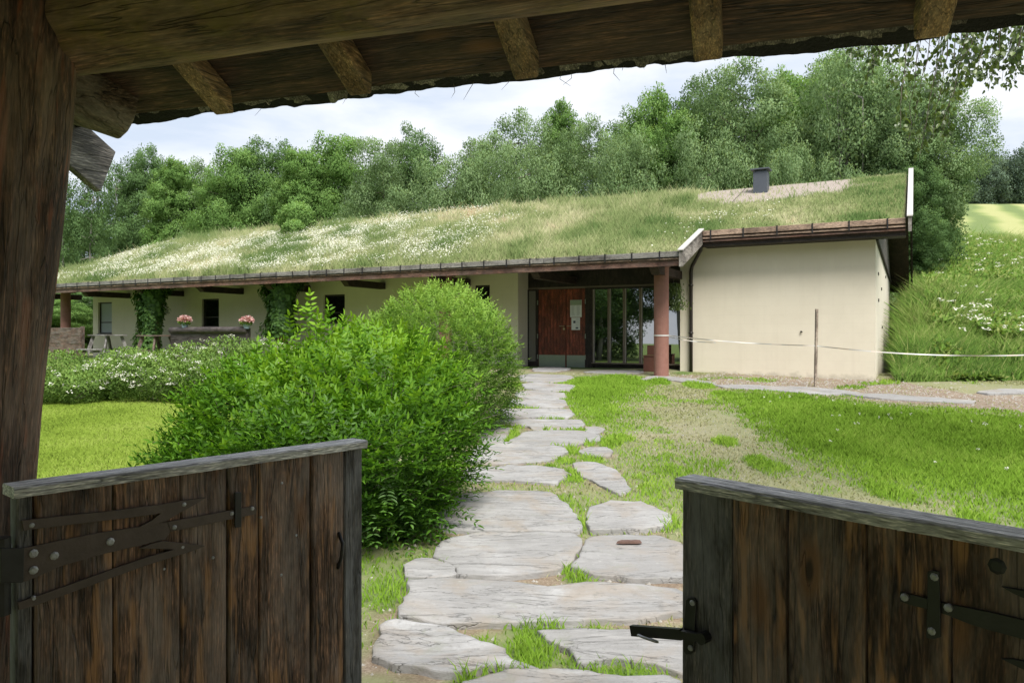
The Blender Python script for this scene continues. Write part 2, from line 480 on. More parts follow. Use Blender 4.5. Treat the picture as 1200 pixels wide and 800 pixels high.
sep = a.n('ShaderNodeSeparateXYZ', Vector=v).outputs[2]
spl = a.math('MULTIPLY', a.ramp(a.math('ADD', sep, a.math('MULTIPLY', a.noise(v, 3.0, 5, 0.7), 0.5)), [(0.90, 0.75), (1.0, 0.0)]), 0.6)
c = a.mix(spl, c, (0.30, 0.27, 0.21))
M['plaster'] = a.princ(c, 0.9, a.bump(a.mix(0.5, n2, blk.outputs['Color']), 0.25, 0.004))

a = NT('column_paint')
v = a.coord()
c = a.mix(a.noise(v, 9, 6), (0.20, 0.088, 0.066), (0.30, 0.15, 0.118))
c = a.mix(a.ramp(a.noise(v, 26, 4, 0.7), [(0.66, 0.0), (0.72, 0.8)]), c, (0.50, 0.40, 0.35))
M['column'] = a.princ(c, 0.75, a.bump(a.noise(v, 40, 3), 0.2, 0.005))

a = NT('window_glass')
M['glass'] = a.princ((0.008, 0.010, 0.010), 0.015, None, IOR=1.75)
a = NT('entrance_glass')
v = a.coord()
gl = a.n('ShaderNodeBsdfGlossy', Color=(0.85, 0.87, 0.88, 1), Roughness=0.015)
df = a.n('ShaderNodeBsdfDiffuse', Color=(0.012, 0.013, 0.012, 1))
mx_ = a.n('ShaderNodeMixShader', Fac=0.42); a.set(mx_, 'i1', df.outputs[0]); a.set(mx_, 'i2', gl.outputs[0])
a.t.links.new(mx_.outputs[0], a.o.inputs['Surface']); M['glass2'] = a.m

# stone slabs
a = NT('slate_stone')
r = a.attr()
off = a.n('ShaderNodeCombineXYZ', X=a.math('MULTIPLY', r, 17.0), Y=a.math('MULTIPLY', r, 29.0), Z=r).outputs[0]
p = a.vadd(a.n('ShaderNodeTexCoord').outputs['Object'], off)
big = a.noise(p, 1.3, 6, 0.62, 0.6)
lay = a.noise(a.n('ShaderNodeMapping', Vector=p, Scale=(2.2, 13, 13), Rotation=(0, 0, 0.12)).outputs[0], 1.0, 7, 0.7, 0.8)
fine = a.noise(p, 55, 5, 0.7)
c = a.ramp(a.mix(0.5, big, lay), [(0.30, (0.20, 0.195, 0.19)), (0.44, (0.25, 0.246, 0.242)), (0.56, (0.335, 0.33, 0.327)), (0.7, (0.46, 0.46, 0.465))])
c = a.mix(a.ramp(fine, [(0.4, 0.0), (0.75, 0.35)]), c, (0.22, 0.21, 0.20))
c = a.mix(a.ramp(a.noise(p, 2.4, 5, 0.6, 0.4), [(0.50, 0.0), (0.68, 0.65)]), c, (0.27, 0.22, 0.165))
c = a.mix(a.ramp(a.noise(p, 5.0, 5, 0.7, 0.5), [(0.58, 0.0), (0.72, 0.5)]), c, (0.20, 0.215, 0.15))
cr = a.noise(a.n('ShaderNodeMapping', Vector=p, Scale=(0.8, 4.5, 1), Rotation=(0, 0, 0.25)).outputs[0], 1.0, 6, 0.6, 1.2)
crk = a.ramp(a.math('ABSOLUTE', a.math('SUBTRACT', cr, 0.5)), [(0.0, 1.0), (0.005, 0.0)])
c = a.mix(a.math('MULTIPLY', crk, 0.75), c, (0.10, 0.095, 0.09))
c = a.mix(a.math('MULTIPLY', r, 0.35), c, (0.26, 0.255, 0.25))
c = a.mix(a.ramp(a.noise(p, 18, 5, 0.75), [(0.55, 0.0), (0.68, 0.5)]), c, (0.17, 0.165, 0.155))
c = a.mix(a.ramp(a.vor(a.vadd(p, (3.0, 1.0, 0.0)), 9.0), [(0.07, 0.2), (0.12, 0.0)]), c, (0.48, 0.49, 0.45))
hgt = a.math('SUBTRACT', a.math('ADD', a.math('MULTIPLY', lay, 1.0), a.math('MULTIPLY', fine, 0.25)), a.math('MULTIPLY', crk, 0.5))
M['slate'] = a.princ(c, 0.8, a.bump(hgt, 0.7, 0.02))

# ground
a = NT('ground')
g = a.n('ShaderNodeTexCoord').outputs['Object']
n1 = a.noise(g, 0.8, 6, 0.6); n2 = a.noise(g, 9, 6, 0.7); n3 = a.noise(g, 70, 4, 0.7)
soil = a.ramp(a.mix(0.5, n2, n3), [(0.3, (0.09, 0.062, 0.042)), (0.5, (0.20, 0.15, 0.105)), (0.68, (0.36, 0.30, 0.235))])
dry = a.ramp(a.mix(0.55, n2, n3), [(0.28, (0.13, 0.125, 0.06)), (0.47, (0.22, 0.205, 0.12)), (0.66, (0.36, 0.325, 0.235))])
dry = a.mix(a.ramp(n1, [(0.36, 0.15), (0.60, 0.8)]), dry, (0.185, 0.20, 0.085))
lawn = a.ramp(a.mix(0.5, n2, n3), [(0.3, (0.075, 0.125, 0.016)), (0.7, (0.17, 0.24, 0.035))])
lush = a.ramp(a.mix(0.5, n2, n3), [(0.3, (0.045, 0.09, 0.012)), (0.7, (0.11, 0.19, 0.028))])
fstr = a.n('ShaderNodeTexWave', Vector=a.n('ShaderNodeMapping', Vector=g, Rotation=(0, 0, 0.5)).outputs[0], Scale=0.075, Distortion=2.5, Detail=2.0).outputs['Fac']
fld = a.ramp(a.mix(0.45, fstr, a.noise(g, 0.25, 6, 0.7)), [(0.30, (0.125, 0.175, 0.045)), (0.5, (0.20, 0.245, 0.07)), (0.72, (0.31, 0.32, 0.125))])
c = a.mix(a.attr('soil'), dry, soil)
c = a.mix(a.attr('lush'), c, lush)
c = a.mix(a.attr('lawn'), c, lawn)
c = a.mix(a.attr('field'), c, fld)
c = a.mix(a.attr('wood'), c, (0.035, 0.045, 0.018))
M['ground'] = a.princ(c, 0.95, a.bump(a.mix(0.5, n2, n3), 0.6, 0.02))

# roof soil
a = NT('roof_sod')
g = a.n('ShaderNodeTexCoord').outputs['Object']
n2 = a.noise(g, 3, 6, 0.7); n3 = a.noise(g, 40, 4, 0.7)
c = a.ramp(a.mix(0.5, n2, n3), [(0.3, (0.085, 0.10, 0.03)), (0.5, (0.16, 0.17, 0.06)), (0.7, (0.25, 0.24, 0.12))])
grv = a.ramp(n3, [(0.3, (0.20, 0.165, 0.14)), (0.7, (0.42, 0.365, 0.32))])
c = a.mix(a.attr('gravel'), c, grv)
M['sod'] = a.princ(c, 0.95, a.bump(n3, 0.7, 0.03))

# foliage
M['lf_bush'] = leafmat('leaf_bush', [(0.0, (0.0340, 0.0989, 0.0119)), (0.5, (0.1020, 0.2453, 0.0178)), (1.0, (0.2312, 0.4193, 0.0297))], 0.45, 0.012)
M['lf_bush2'] = leafmat('leaf_bush_pale', [(0.0, (0.0788, 0.1709, 0.0310)), (0.5, (0.1752, 0.3149, 0.0569)), (1.0, (0.2891, 0.4498, 0.0931))], 0.42, 0.0)
M['lf_shrub'] = leafmat('leaf_shrub', [(0.0, (0.072, 0.136, 0.035)), (0.5, (0.160, 0.264, 0.064)), (1.0, (0.304, 0.432, 0.112))], 0.35, 0.0)
M['lf_vine'] = leafmat('leaf_vine', [(0.0, (0.045, 0.105, 0.027)), (0.6, (0.112, 0.225, 0.053)), (1.0, (0.195, 0.345, 0.083))], 0.3, 0.02)
M['lf_willow'] = leafmat('leaf_willow', [(0.0, (0.1355, 0.2115, 0.0924)), (0.5, (0.2275, 0.3429, 0.1596)), (1.0, (0.3485, 0.4698, 0.2436))], 0.45, 0.0)
M['lf_green'] = leafmat('leaf_green', [(0.0, (0.1035, 0.1980, 0.0553)), (0.5, (0.1890, 0.3300, 0.0978)), (1.0, (0.3060, 0.4576, 0.1615))], 0.45, 0.0)
M['lf_dark'] = leafmat('leaf_dark', [(0.0, (0.0850, 0.1530, 0.0600)), (0.5, (0.1445, 0.2465, 0.0960)), (1.0, (0.2210, 0.3485, 0.1440))], 0.45, 0.0)
M['lf_spruce'] = leafmat('needles', [(0.0, (0.07, 0.125, 0.06)), (0.5, (0.12, 0.2, 0.09)), (1.0, (0.19, 0.29, 0.13))], 0.3, 0.0)
M['lf_birch'] = leafmat('leaf_birch', [(0.0, (0.0360, 0.0680, 0.0128)), (0.5, (0.0800, 0.1360, 0.0240)), (1.0, (0.1520, 0.2240, 0.0400))], 0.4, 0.05)
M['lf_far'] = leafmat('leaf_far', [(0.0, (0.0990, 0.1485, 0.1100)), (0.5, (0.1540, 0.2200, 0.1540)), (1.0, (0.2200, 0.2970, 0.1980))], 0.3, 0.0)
M['gr_lawn'] = leafmat('grass_lawn', [(0.0, (0.1345, 0.2057, 0.0298)), (0.5, (0.2453, 0.3481, 0.0534)), (1.0, (0.3640, 0.4352, 0.1187))], 0.4, 0.0)
M['gr_lush'] = leafmat('grass_lush', [(0.0, (0.1, 0.175, 0.022)), (0.5, (0.185, 0.33, 0.035)), (1.0, (0.33, 0.46, 0.085))], 0.4, 0.0)
M['gr_dry'] = leafmat('grass_dry', [(0.0, (0.1350, 0.1890, 0.0540)), (0.5, (0.2700, 0.2790, 0.1260)), (1.0, (0.4500, 0.4140, 0.2880))], 0.3, 0.0)
M['gr_roof'] = leafmat('grass_roof', [(0.0, (0.1012, 0.1683, 0.0545)), (0.35, (0.2125, 0.2673, 0.1089)), (0.62, (0.3643, 0.3861, 0.2079)), (0.85, (0.5566, 0.5247, 0.3564)), (1.0, (0.4858, 0.3069, 0.1980))], 0.35, 0.0)
M['gr_bank'] = leafmat('grass_bank', [(0.0, (0.0662, 0.1328, 0.0308)), (0.5, (0.1656, 0.2867, 0.0550)), (1.0, (0.3643, 0.3823, 0.1540))], 0.38, 0.0)
M['white_fl'] = leafmat('white_petals', [(0.0, (0.55, 0.57, 0.45)), (1.0, (0.82, 0.82, 0.76))], 0.3, 0.0)
M['pink_fl'] = leafmat('pink_petals', [(0.0, (0.5, 0.22, 0.24)), (0.5, (0.66, 0.42, 0.42)), (1.0, (0.78, 0.66, 0.64))], 0.3, 0.0)
M['bark'] = plain('bark', (0.12, 0.10, 0.08), 0.9, 0.45, 14, 0.8)
M['bark_pale'] = plain('bark_pale', (0.26, 0.245, 0.22), 0.9, 0.4, 10, 0.6)
M['birch_bark'] = wood('birch_bark', (0.1440, 0.1280, 0.1120), (0.3360, 0.3120, 0.2800), (0.5760, 0.5440, 0.4960), 'y', grey=(0.0800, 0.0720, 0.0640), grey_amt=0.35, bump=1.0, rough=0.8)
M['tar'] = plain('tar_felt', (0.012, 0.012, 0.012), 0.8, 0.4, 30, 0.8)
M['barkchip'] = plain('bark_chip', (0.12, 0.07, 0.055), 0.85, 0.4, 40, 0.8)

# ------------------------------------------------------------------ stones of the path, traced on the ground
def z2(L_): return [(400 + .35 * x, 520 + .35 * y) for x, y in L_]
def z6(L_): return [(580 + .2333 * x, 400 + .2333 * y) for x, y in L_]
STONES = [
 ('wide slab cut off by the lower edge, nearest stone of the path', z2([(400, 800), (480, 780), (560, 766), (760, 762), (930, 775), (1100, 787), (1150, 800), (1130, 860), (760, 880), (420, 860)])),
 ('grey slab low on the left with its pointed tip beside two grass tufts', z2([(135, 615), (180, 592), (240, 605), (350, 613), (420, 645), (545, 690), (580, 730), (660, 757), (560, 748), (385, 763), (250, 757), (170, 735), (115, 712)])),
 ('cracked slab under the iron latch of the right gate', z2([(650, 630), (800, 626), (1000, 632), (1150, 640), (1160, 700), (1145, 768), (1050, 738), (900, 722), (800, 738), (760, 690), (690, 660)])),
 ('longest slab, spanning the whole path in one piece', z2([(230, 470), (330, 458), (450, 462), (570, 464), (690, 486), (820, 465), (1000, 476), (1120, 488), (1165, 510), (1150, 560), (980, 588), (850, 592), (700, 596), (500, 603), (330, 603), (200, 583), (195, 555), (215, 530)])),
 ('broad slab with a worn brown upper left corner beside the bush', z2([(300, 380), (340, 330), (430, 302), (600, 298), (780, 296), (806, 322), (795, 370), (770, 400), (700, 428), (560, 440), (440, 447), (392, 442), (372, 405), (330, 392)])),
 ('small low slab tucked in under the left bush edge', z2([(212, 410), (250, 388), (300, 384), (366, 408), (386, 441), (300, 448), (215, 446)])),
 ('slab with a reddish bark chip lying on it', z2([(830, 314), (930, 306), (1050, 306), (1110, 330), (1167, 370), (1167, 452), (1050, 452), (860, 440), (766, 412), (800, 375)])),
 ('broad slab with a layered front edge below the cross strip of grass', z2([(390, 175), (520, 161), (620, 160), (700, 166), (770, 214), (802, 270), (790, 293), (680, 290), (560, 290), (430, 290), (330, 280), (318, 252), (365, 205)])),
 ('rounded slab right of the dirt joint, next to the tall grass clump', z2([(826, 216), (900, 193), (1000, 198), (1060, 222), (1106, 246), (1075, 275), (1010, 291), (920, 290), (832, 294), (818, 258)])),
 ('slab just above the cross strip of grass', z2([(405, 90), (430, 78), (560, 68), (680, 72), (742, 81), (766, 100), (722, 130), (640, 126), (560, 120), (430, 122), (395, 112)])),
 ('slab with a slanting right side by the dry ground', z2([(770, 62), (820, 56), (930, 85), (950, 118), (972, 150), (935, 166), (900, 152), (850, 126), (800, 102)])),
 ('wide slab mid path with a small grass tuft at its right corner', z2([(420, 22), (470, 0), (600, -5), (740, 8), (762, 26), (692, 54), (560, 62), (432, 66), (408, 48)])),
 ('small slab beside the grass tuft halfway along the path', z2([(791, 16), (830, 6), (880, 6), (916, 20), (900, 40), (850, 38), (800, 35)])),
 ('slab with a tuft of grass growing at its left end', z6([(66, 497), (150, 456), (290, 447), (430, 448), (540, 475), (530, 496), (400, 517), (250, 519), (150, 518), (72, 514)])),
 ('slab left of the grass tuft, half under the pale bush', z6([(-70, 450), (-30, 430), (40, 430), (90, 436), (76, 462), (42, 508), (-20, 514), (-70, 514), (-90, 480)])),
 ('smallest slab, at the right edge beside bare dirt', z6([(451, 432), (500, 428), (545, 436), (550, 452), (500, 464), (460, 462)])),
 ('shallow slab, seventh row below the entrance', z6([(-30, 410), (10, 396), (140, 390), (300, 388), (430, 390), (456, 418), (420, 439), (300, 443), (200, 444), (150, 424), (0, 424)])),
 ('shallow slab, sixth row below the entrance', z6([(-20, 345), (60, 338), (250, 338), (380, 340), (402, 366), (370, 384), (200, 385), (20, 387), (-40, 380)])),
 ('shallow slab, fifth row below the entrance', z6([(60, 300), (80, 287), (220, 287), (350, 291), (366, 312), (342, 333), (200, 332), (70, 329)])),
 ('narrow slab, fourth row below the entrance', z6([(100, 260), (150, 246), (250, 250), (350, 258), (362, 284), (290, 290), (200, 289), (104, 276)])),
 ('narrow slab, third row below the entrance', z6([(132, 215), (200, 207), (300, 212), (412, 223), (372, 250), (260, 250), (152, 238)])),
 ('narrow slab, second row below the entrance', z6([(116, 172), (180, 161), (280, 165), (380, 172), (402, 183), (332, 204), (230, 205), (130, 198)])),
 ('thin slab directly before the brown double door', z6([(186, 136), (250, 130), (350, 130), (384, 140), (310, 150), (190, 148)])),
 ('thin slab before the tall entrance windows', z6([(440, 152), (530, 145), (680, 146), (752, 152), (720, 160), (540, 159)])),
 ('curved pale slab at the foot of the wing wall by the column', z6([(720, 188), (790, 172), (870, 172), (960, 184), (1060, 200), (1120, 212), (1060, 219), (960, 206), (860, 190), (760, 196)])),
 ('long white slab running right from the grass towards the stake', [(836, 450), (870, 450), (930, 453), (985, 457), (1010, 461), (960, 462), (900, 457), (850, 454)]),
 ('long white slab at the edge of the bright grass, right of the stake', [(985, 461), (1040, 461), (1100, 466), (1145, 469), (1140, 472), (1080, 469.5), (1020, 466)]),
 ('pale slab in the gravel at the far right', [(1143, 459.5), (1170, 456), (1215, 454.5), (1260, 455), (1220, 460), (1160, 462)]),
]
STONE_XY = []
for lab, poly in STONES:
    STONE_XY.append([G(px, py, 0.03 if py > 520 else .02) for px, py in poly])

def stone_mask(x, y, grow=1.0):
    m = np.zeros(np.shape(x), bool)
    for poly in STONE_XY:
        pa = np.array(poly)
        if grow != 1.0:
            c_ = pa.mean(0); pa = c_ + (pa - c_) * grow + np.sign(pa - c_) * .05; poly = [tuple(q) for q in pa]
        bb = (x > pa[:, 0].min()) & (x < pa[:, 0].max()) & (y > pa[:, 1].min()) & (y < pa[:, 1].max())
        if bb.any():
            mm = pip(x[bb], y[bb], poly)
            k = np.zeros(x.shape, bool); k[bb] = mm
            m |= k
    return m

def gpoly(L_): return [G(px, py) for px, py in L_]
LUSH = [gpoly([(850, 466), (880, 459), (930, 463), (1000, 473), (1060, 481), (1130, 484), (1200, 488), (1330, 492), (1330, 640), (1200, 602), (1140, 592), (1075, 583), (1010, 562), (950, 545), (912, 512), (885, 488), (860, 478)]),
        gpoly([(672, 442), (715, 437), (752, 440), (762, 452), (738, 458), (742, 466), (722, 474), (705, 480), (745, 488), (742, 497), (700, 501), (682, 494), (672, 474), (664, 462), (660, 450)]),
        gpoly([(752, 532), (790, 526), (812, 534), (822, 556), (826, 600), (814, 645), (796, 640), (786, 605), (768, 585), (752, 560)]),
        gpoly([(545, 566), (590, 566), (650, 568), (690, 560), (725, 575), (700, 590), (660, 590), (600, 578), (546, 576)]),
        gpoly([(425, 640), (500, 600), (510, 640), (470, 680), (440, 690), (420, 760), (405, 800), (380, 800), (380, 650)])]
TUFT = [(600, 510, .16), (610, 735, .17), (640, 755, .2), (570, 785, .18), (625, 785, .15), (725, 780, .28), (760, 786, .2), (675, 672, .13), (600, 668, .15), (675, 560, .2), (670, 600, .10), (685, 620, .08), (675, 655, .08), (665, 530, .16), (655, 542, .14), (645, 550, .12),
        (775, 618, .16), (690, 520, .12), (900, 545, .25), (1040, 574, .3), (1145, 605, .15), (640, 470, .2), (675, 505, .2), (455, 690, .2), (620, 618, .08), (560, 640, .06), (590, 505, .12), (930, 430, .1), (820, 452, .4), (845, 462, .3), (770, 448, .3), (800, 437, .25), (710, 452, .2), (880, 482, .2), (990, 545, .15), (850, 520, .2), (730, 515, .2), (640, 441, .3), (600, 452, .25), (680, 462, .2), (612, 478, .3), (665, 483, .25), (640, 491, .25), (600, 499, .2), (650, 505, .2), (590, 522, .25), (640, 525, .2), (690, 540, .2), (720, 520, .2), (590, 592, .15), (620, 640, .12), (520, 660, .15), (700, 690, .12), (560, 725, .14), (500, 722, .12)]
TUFT_XY = [(*G(px, py), r) for px, py, r in TUFT]
SOIL = [gpoly([(418, 690), (470, 675), (530, 668), (480, 705), (462, 720), (445, 740), (440, 800), (405, 800), (425, 740)]),
        gpoly([(790, 440), (850, 437), (1030, 444), (1060, 448), (1140, 462), (1260, 466), (1260, 490), (1150, 480), (1060, 472), (960, 464), (860, 456), (800, 450)]),
        gpoly([(500, 630), (560, 560), (555, 590), (540, 640)]),
        gpoly([(540, 665), (800, 675), (800, 690), (540, 682)])]

def cover(x, y):
    """how lush / lawn / bare the ground is at a place (ground cover, in plan)"""
    wx = x + 0.22 * (vnoise(x, y, 1.6, 21) - 0.5); wy = y + 0.45 * (vnoise(x, y, 1.2, 22) - 0.5)
    lush = np.zeros(x.shape)
    K = 5
    for q in range(K):
        # the edge frays: the outline is tested at several shifted places and averaged
        ox = .5 * (vnoise(x, y, 5.0, 300 + q, 2) - .5) + .34 * math.cos(q * 2.5); oy = .9 * (vnoise(x, y, 4.0, 320 + q, 2) - .5) + .75 * math.sin(q * 2.5)
        for pl in LUSH:
            lush[pip(wx + ox, wy + oy, pl)] += 1.0 / K
    lush = np.clip(lush, 0, 1)
    lush = np.maximum(lush, .34 * sm(.58, .74, vnoise(x, y, 1.5, 340, 4)) * sm(3.0, 6.0, y))
    for tx, ty, r in TUFT_XY:
        d = np.hypot(wx - tx, (wy - ty) * 0.6)
        lush = np.maximum(lush, (1 - sm(0.55 * r, r, d)) * 0.9)
    lawn = 1 - sm(-2.05, -1.85, wx + 0.055 * np.clip(y, 0, 20))
    lawn = lawn * (1 - sm(16.4, 17.0, wy))
    soil = np.zeros(x.shape)
    for pl in SOIL:
        soil[pip(wx, wy, pl)] = 1.0
    s, t = w2h(x, y)
    return lush, lawn, soil

# ------------------------------------------------------------------ the ground, one sheet
def axis(segs):
    o = []
    for a0, b0, st in segs:
        o += list(np.arange(a0, b0, st))
    return np.array(o)
gx = axis([(-420, -60, 24), (-60, -14, 2.0), (-14, -7, .35), (-7, 12, .09), (12, 30, .5), (30, 80, 2.5), (80, 460, 20)])
gy = axis([(-60, -4, 4), (-4, 1.6, .4), (1.6, 18.5, .09), (18.5, 45, .6), (45, 140, 3), (140, 560, 20)])
XX, YY = np.meshgrid(gx, gy)
fx, fy = XX.ravel(), YY.ravel()
ZZ = gz(fx, fy)
near = (fx > -14) & (fx < 14) & (fy < 19)
lu = np.zeros(len(fx)); la = np.zeros(len(fx)); soi = np.zeros(len(fx)); fld_ = np.zeros(len(fx)); wd_ = np.zeros(len(fx))
lu[near], la[near], soi[near] = cover(fx[near], fy[near])
la[(~near) & (fx < 0) & (fy < 30)] = 1.0
lu[(~near) & (fx >= 0) & (fy < 30)] = 1.0
s_, t_ = w2h(fx, fy)
fld_ = sm(39, 42, fy + 2 * vnoise(fx, fy, .2, 5)) * sm(16, 22, fx - 0.2 * (fy - 40))
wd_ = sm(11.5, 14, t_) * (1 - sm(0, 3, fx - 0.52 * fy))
stn = np.zeros(len(fx), bool); stn[near] = stone_mask(fx[near], fy[near])
hal = np.zeros(len(fx), bool); hal[near] = stone_mask(fx[near], fy[near], 1.08)
soi[hal] = np.maximum(soi[hal], .85 * (lu[hal] < .3)); soi[stn] = 1.0; lu[stn] = 0
cl = np.maximum(0.0, 0.22 * (vnoise(fx, fy, 3.5, 40) - 0.5)) * 0
nx, ny = len(gx), len(gy)
i = np.arange(ny - 1)[:, None] * nx + np.arange(nx - 1)[None, :]
Q = np.stack([i, i + 1, i + nx + 1, i + nx], -1).reshape(-1, 4)
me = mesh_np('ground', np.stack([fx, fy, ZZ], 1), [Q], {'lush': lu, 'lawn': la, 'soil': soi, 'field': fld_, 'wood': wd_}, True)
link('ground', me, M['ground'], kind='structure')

# ------------------------------------------------------------------ path slabs
def slab(lab, xy, idx):
    xy = np.array(xy)
    n = len(xy)
    # densify and roughen the outline
    pts = []
    for k in range(n):
        p0, p1, p2, p3 = xy[k - 1], xy[k], xy[(k + 1) % n], xy[(k + 2) % n]
        ln = np.linalg.norm(p2 - p1)
        m = max(2, int(ln / 0.045))
        for q in np.arange(m) / m:
            # Catmull-Rom kept half-way to the straight edge: broken, not rounded
            cr_ = 0.5 * ((2 * p1) + (-p0 + p2) * q + (2 * p0 - 5 * p1 + 4 * p2 - p3) * q * q + (-p0 + 3 * p1 - 3 * p2 + p3) * q ** 3)
            pts.append(0.28 * cr_ + 0.72 * (p1 + (p2 - p1) * q))
    pts = np.array(pts)
    c = pts.mean(0)
    jit = (vnoise(pts[:, 0] * 1.0 + idx * 3, pts[:, 1], 9.0, 60, 4) - 0.5) * 0.085 + (.004 if c[1] < 6.5 else -.0009 * c[1])
    dv = pts - c
    rl = np.linalg.norm(dv, axis=1)[:, None]
    pts = c + dv * (1 + jit[:, None] / np.maximum(rl, .2))
    m = len(pts)
    tilt = random.uniform(-.01, .01)
    def zt(q, ins):
        rel = vnoise(q[:, 0] * 0.8, q[:, 1] * 2.2, 2.6, 70 + idx, 3) - 0.5
        st = np.round(vnoise(q[:, 0] * .7 + 9, q[:, 1] * 1.8, 1.6, 90 + idx, 2) * 5) / 5 - 0.5
        return gz(q[:, 0], q[:, 1]) + (0.042 if c[1] < 7 else 0.026) + 0.022 * rel + 0.02 * st + tilt * (q[:, 0] - c[0])
    rings = [(1.0, -0.12), (1.0, -0.010), (0.992, -0.001), (0.95, 0.0), (0.86, 0), (0.74, 0), (0.6, 0), (0.45, 0), (0.3, 0), (0.15, 0)]
    V = []
    for f, dz in rings:
        q = c + (pts - c) * f
        V.append(np.column_stack([q, zt(q, f) + dz]))
    V.append(np.array([[c[0], c[1], zt(c[None, :], 0)[0]]]))
    V = np.vstack(V)
    Qs = []
    for r_ in range(len(rings) - 1):
        j = np.arange(m)
        Qs.append(np.stack([r_ * m + j, r_ * m + (j + 1) % m, (r_ + 1) * m + (j + 1) % m, (r_ + 1) * m + j], 1))
    T = np.stack([(len(rings) - 1) * m + np.arange(m), (len(rings) - 1) * m + (np.arange(m) + 1) % m, np.full(m, len(V) - 1)], 1)
    me = mesh_np('flagstone', V - np.array([c[0], c[1], 0]), [np.vstack(Qs), T], {'rnd': np.full(len(V), random.random())}, True)
    bm = bmesh.new(); bm.from_mesh(me); bmesh.ops.recalc_face_normals(bm, faces=bm.faces); bm.to_mesh(me); bm.free()
    o = link('flagstone', me, M['slate'], None, lab, 'flagstone', 'flagstones of the garden path')
    o.location = (c[0], c[1], 0)
for k, ((lab, _), xy) in enumerate(zip(STONES, STONE_XY)):
    slab(lab, xy, k)

# bark chip on a slab
bx_, by_ = G(738, 636, 0.05)
b = MB()
th = np.linspace(0, 2 * np.pi, 14, endpoint=False)
prof = 0.06 * (1 + 0.25 * np.cos(2 * th)) * (0.8 + 0.4 * RNG.random(14))
V = [[1.35 * r_ * math.cos(t_), .62 * r_ * math.sin(t_), 0] for r_, t_ in zip(prof, th)] + [[1.2 * r_ * math.cos(t_), .5 * r_ * math.sin(t_), .022 * .5 + .006 * random.random()] for r_, t_ in zip(prof, th)] + [[0, 0, .016]]
b.add(V, [[k, (k + 1) % 14, 14 + (k + 1) % 14, 14 + k] for k in range(14)], [[14 + k, 14 + (k + 1) % 14, 28] for k in range(14)])
o = b.build('bark_chip', M['barkchip'], label='reddish brown bark chip lying on a grey slab', cat='bark chip')
o.location = (bx_, by_, float(gz(bx_, by_)) + 0.05)

# ------------------------------------------------------------------ scatter builders
def blades(x, y, z, h, wdt, lean, rnd, rng):
    """one bent blade (two triangles' worth: a quad and a tip) per root"""
    n = len(x)
    ang = np.arctan2(-y, -x) + np.pi / 2 + (rng.random(n) - .5) * 2.9
    la_ = rng.random(n) * 2 * np.pi
    ca, sa = np.cos(ang), np.sin(ang)
    lx, ly = np.cos(la_) * lean * h, np.sin(la_) * lean * h
    w2_ = wdt / 2
    b0 = np.stack([x - ca * w2_, y - sa * w2_, z], 1)
    b1 = np.stack([x + ca * w2_, y + sa * w2_, z], 1)
    m0 = np.stack([x - ca * w2_ * .8 + lx * .35, y - sa * w2_ * .8 + ly * .35, z + h * .58], 1)
    m1 = np.stack([x + ca * w2_ * .8 + lx * .35, y + sa * w2_ * .8 + ly * .35, z + h * .58], 1)
    tp = np.stack([x + lx, y + ly, z + h], 1)
    V = np.stack([b0, b1, m1, m0, tp], 1).reshape(-1, 3)
    k = np.arange(n) * 5
    Q_ = np.stack([k, k + 1, k + 2, k + 3], 1)
    T_ = np.stack([k + 3, k + 2, k + 4], 1)
    N_ = np.stack([np.sin(ang) * .42 + lx / h * .3, -np.cos(ang) * .42 + ly / h * .3, np.full(n, .85)], 1)
    N_ /= np.linalg.norm(N_, axis=1)[:, None]
    return V, Q_, T_, np.repeat(rnd, 5), np.repeat(N_, 5, 0)

def face_out(d, nrm, outw):
    """turn leaves so that their upper face looks away from the middle of their plant"""
    nn = nrm - d * np.sum(nrm * d, 1)[:, None]
    return np.where((np.sum(nn * outw, 1) < 0)[:, None], -nrm, nrm)

def leaf_quads(c, d, nrm, ln, wd, rnd, fold=0.15, outw=None, soft=.6):
    """diamond leaves: c base point, d direction, nrm facing"""
    d = d / (np.linalg.norm(d, axis=1)[:, None] + 1e-9)
    if outw is not None: nrm = face_out(d, nrm, outw)
    sd_ = np.cross(d, nrm); sd_ /= (np.linalg.norm(sd_, axis=1)[:, None] + 1e-9)
    nn = np.cross(sd_, d)
    ln = np.asarray(ln)[:, None]; wd = np.asarray(wd)[:, None]
    V = np.stack([c, c + d * ln * .45 + sd_ * wd * .5 + nn * wd * fold, c + d * ln, c + d * ln * .45 - sd_ * wd * .5 + nn * wd * fold], 1).reshape(-1, 3)
    k = np.arange(len(c)) * 4
    N_ = nn if outw is None else outw * soft + nn * (1 - soft)
    N_ = N_ / (np.linalg.norm(N_, axis=1)[:, None] + 1e-9)
    return V, np.stack([k, k + 1, k + 2, k + 3], 1), np.repeat(rnd, 4), np.repeat(N_, 4, 0)

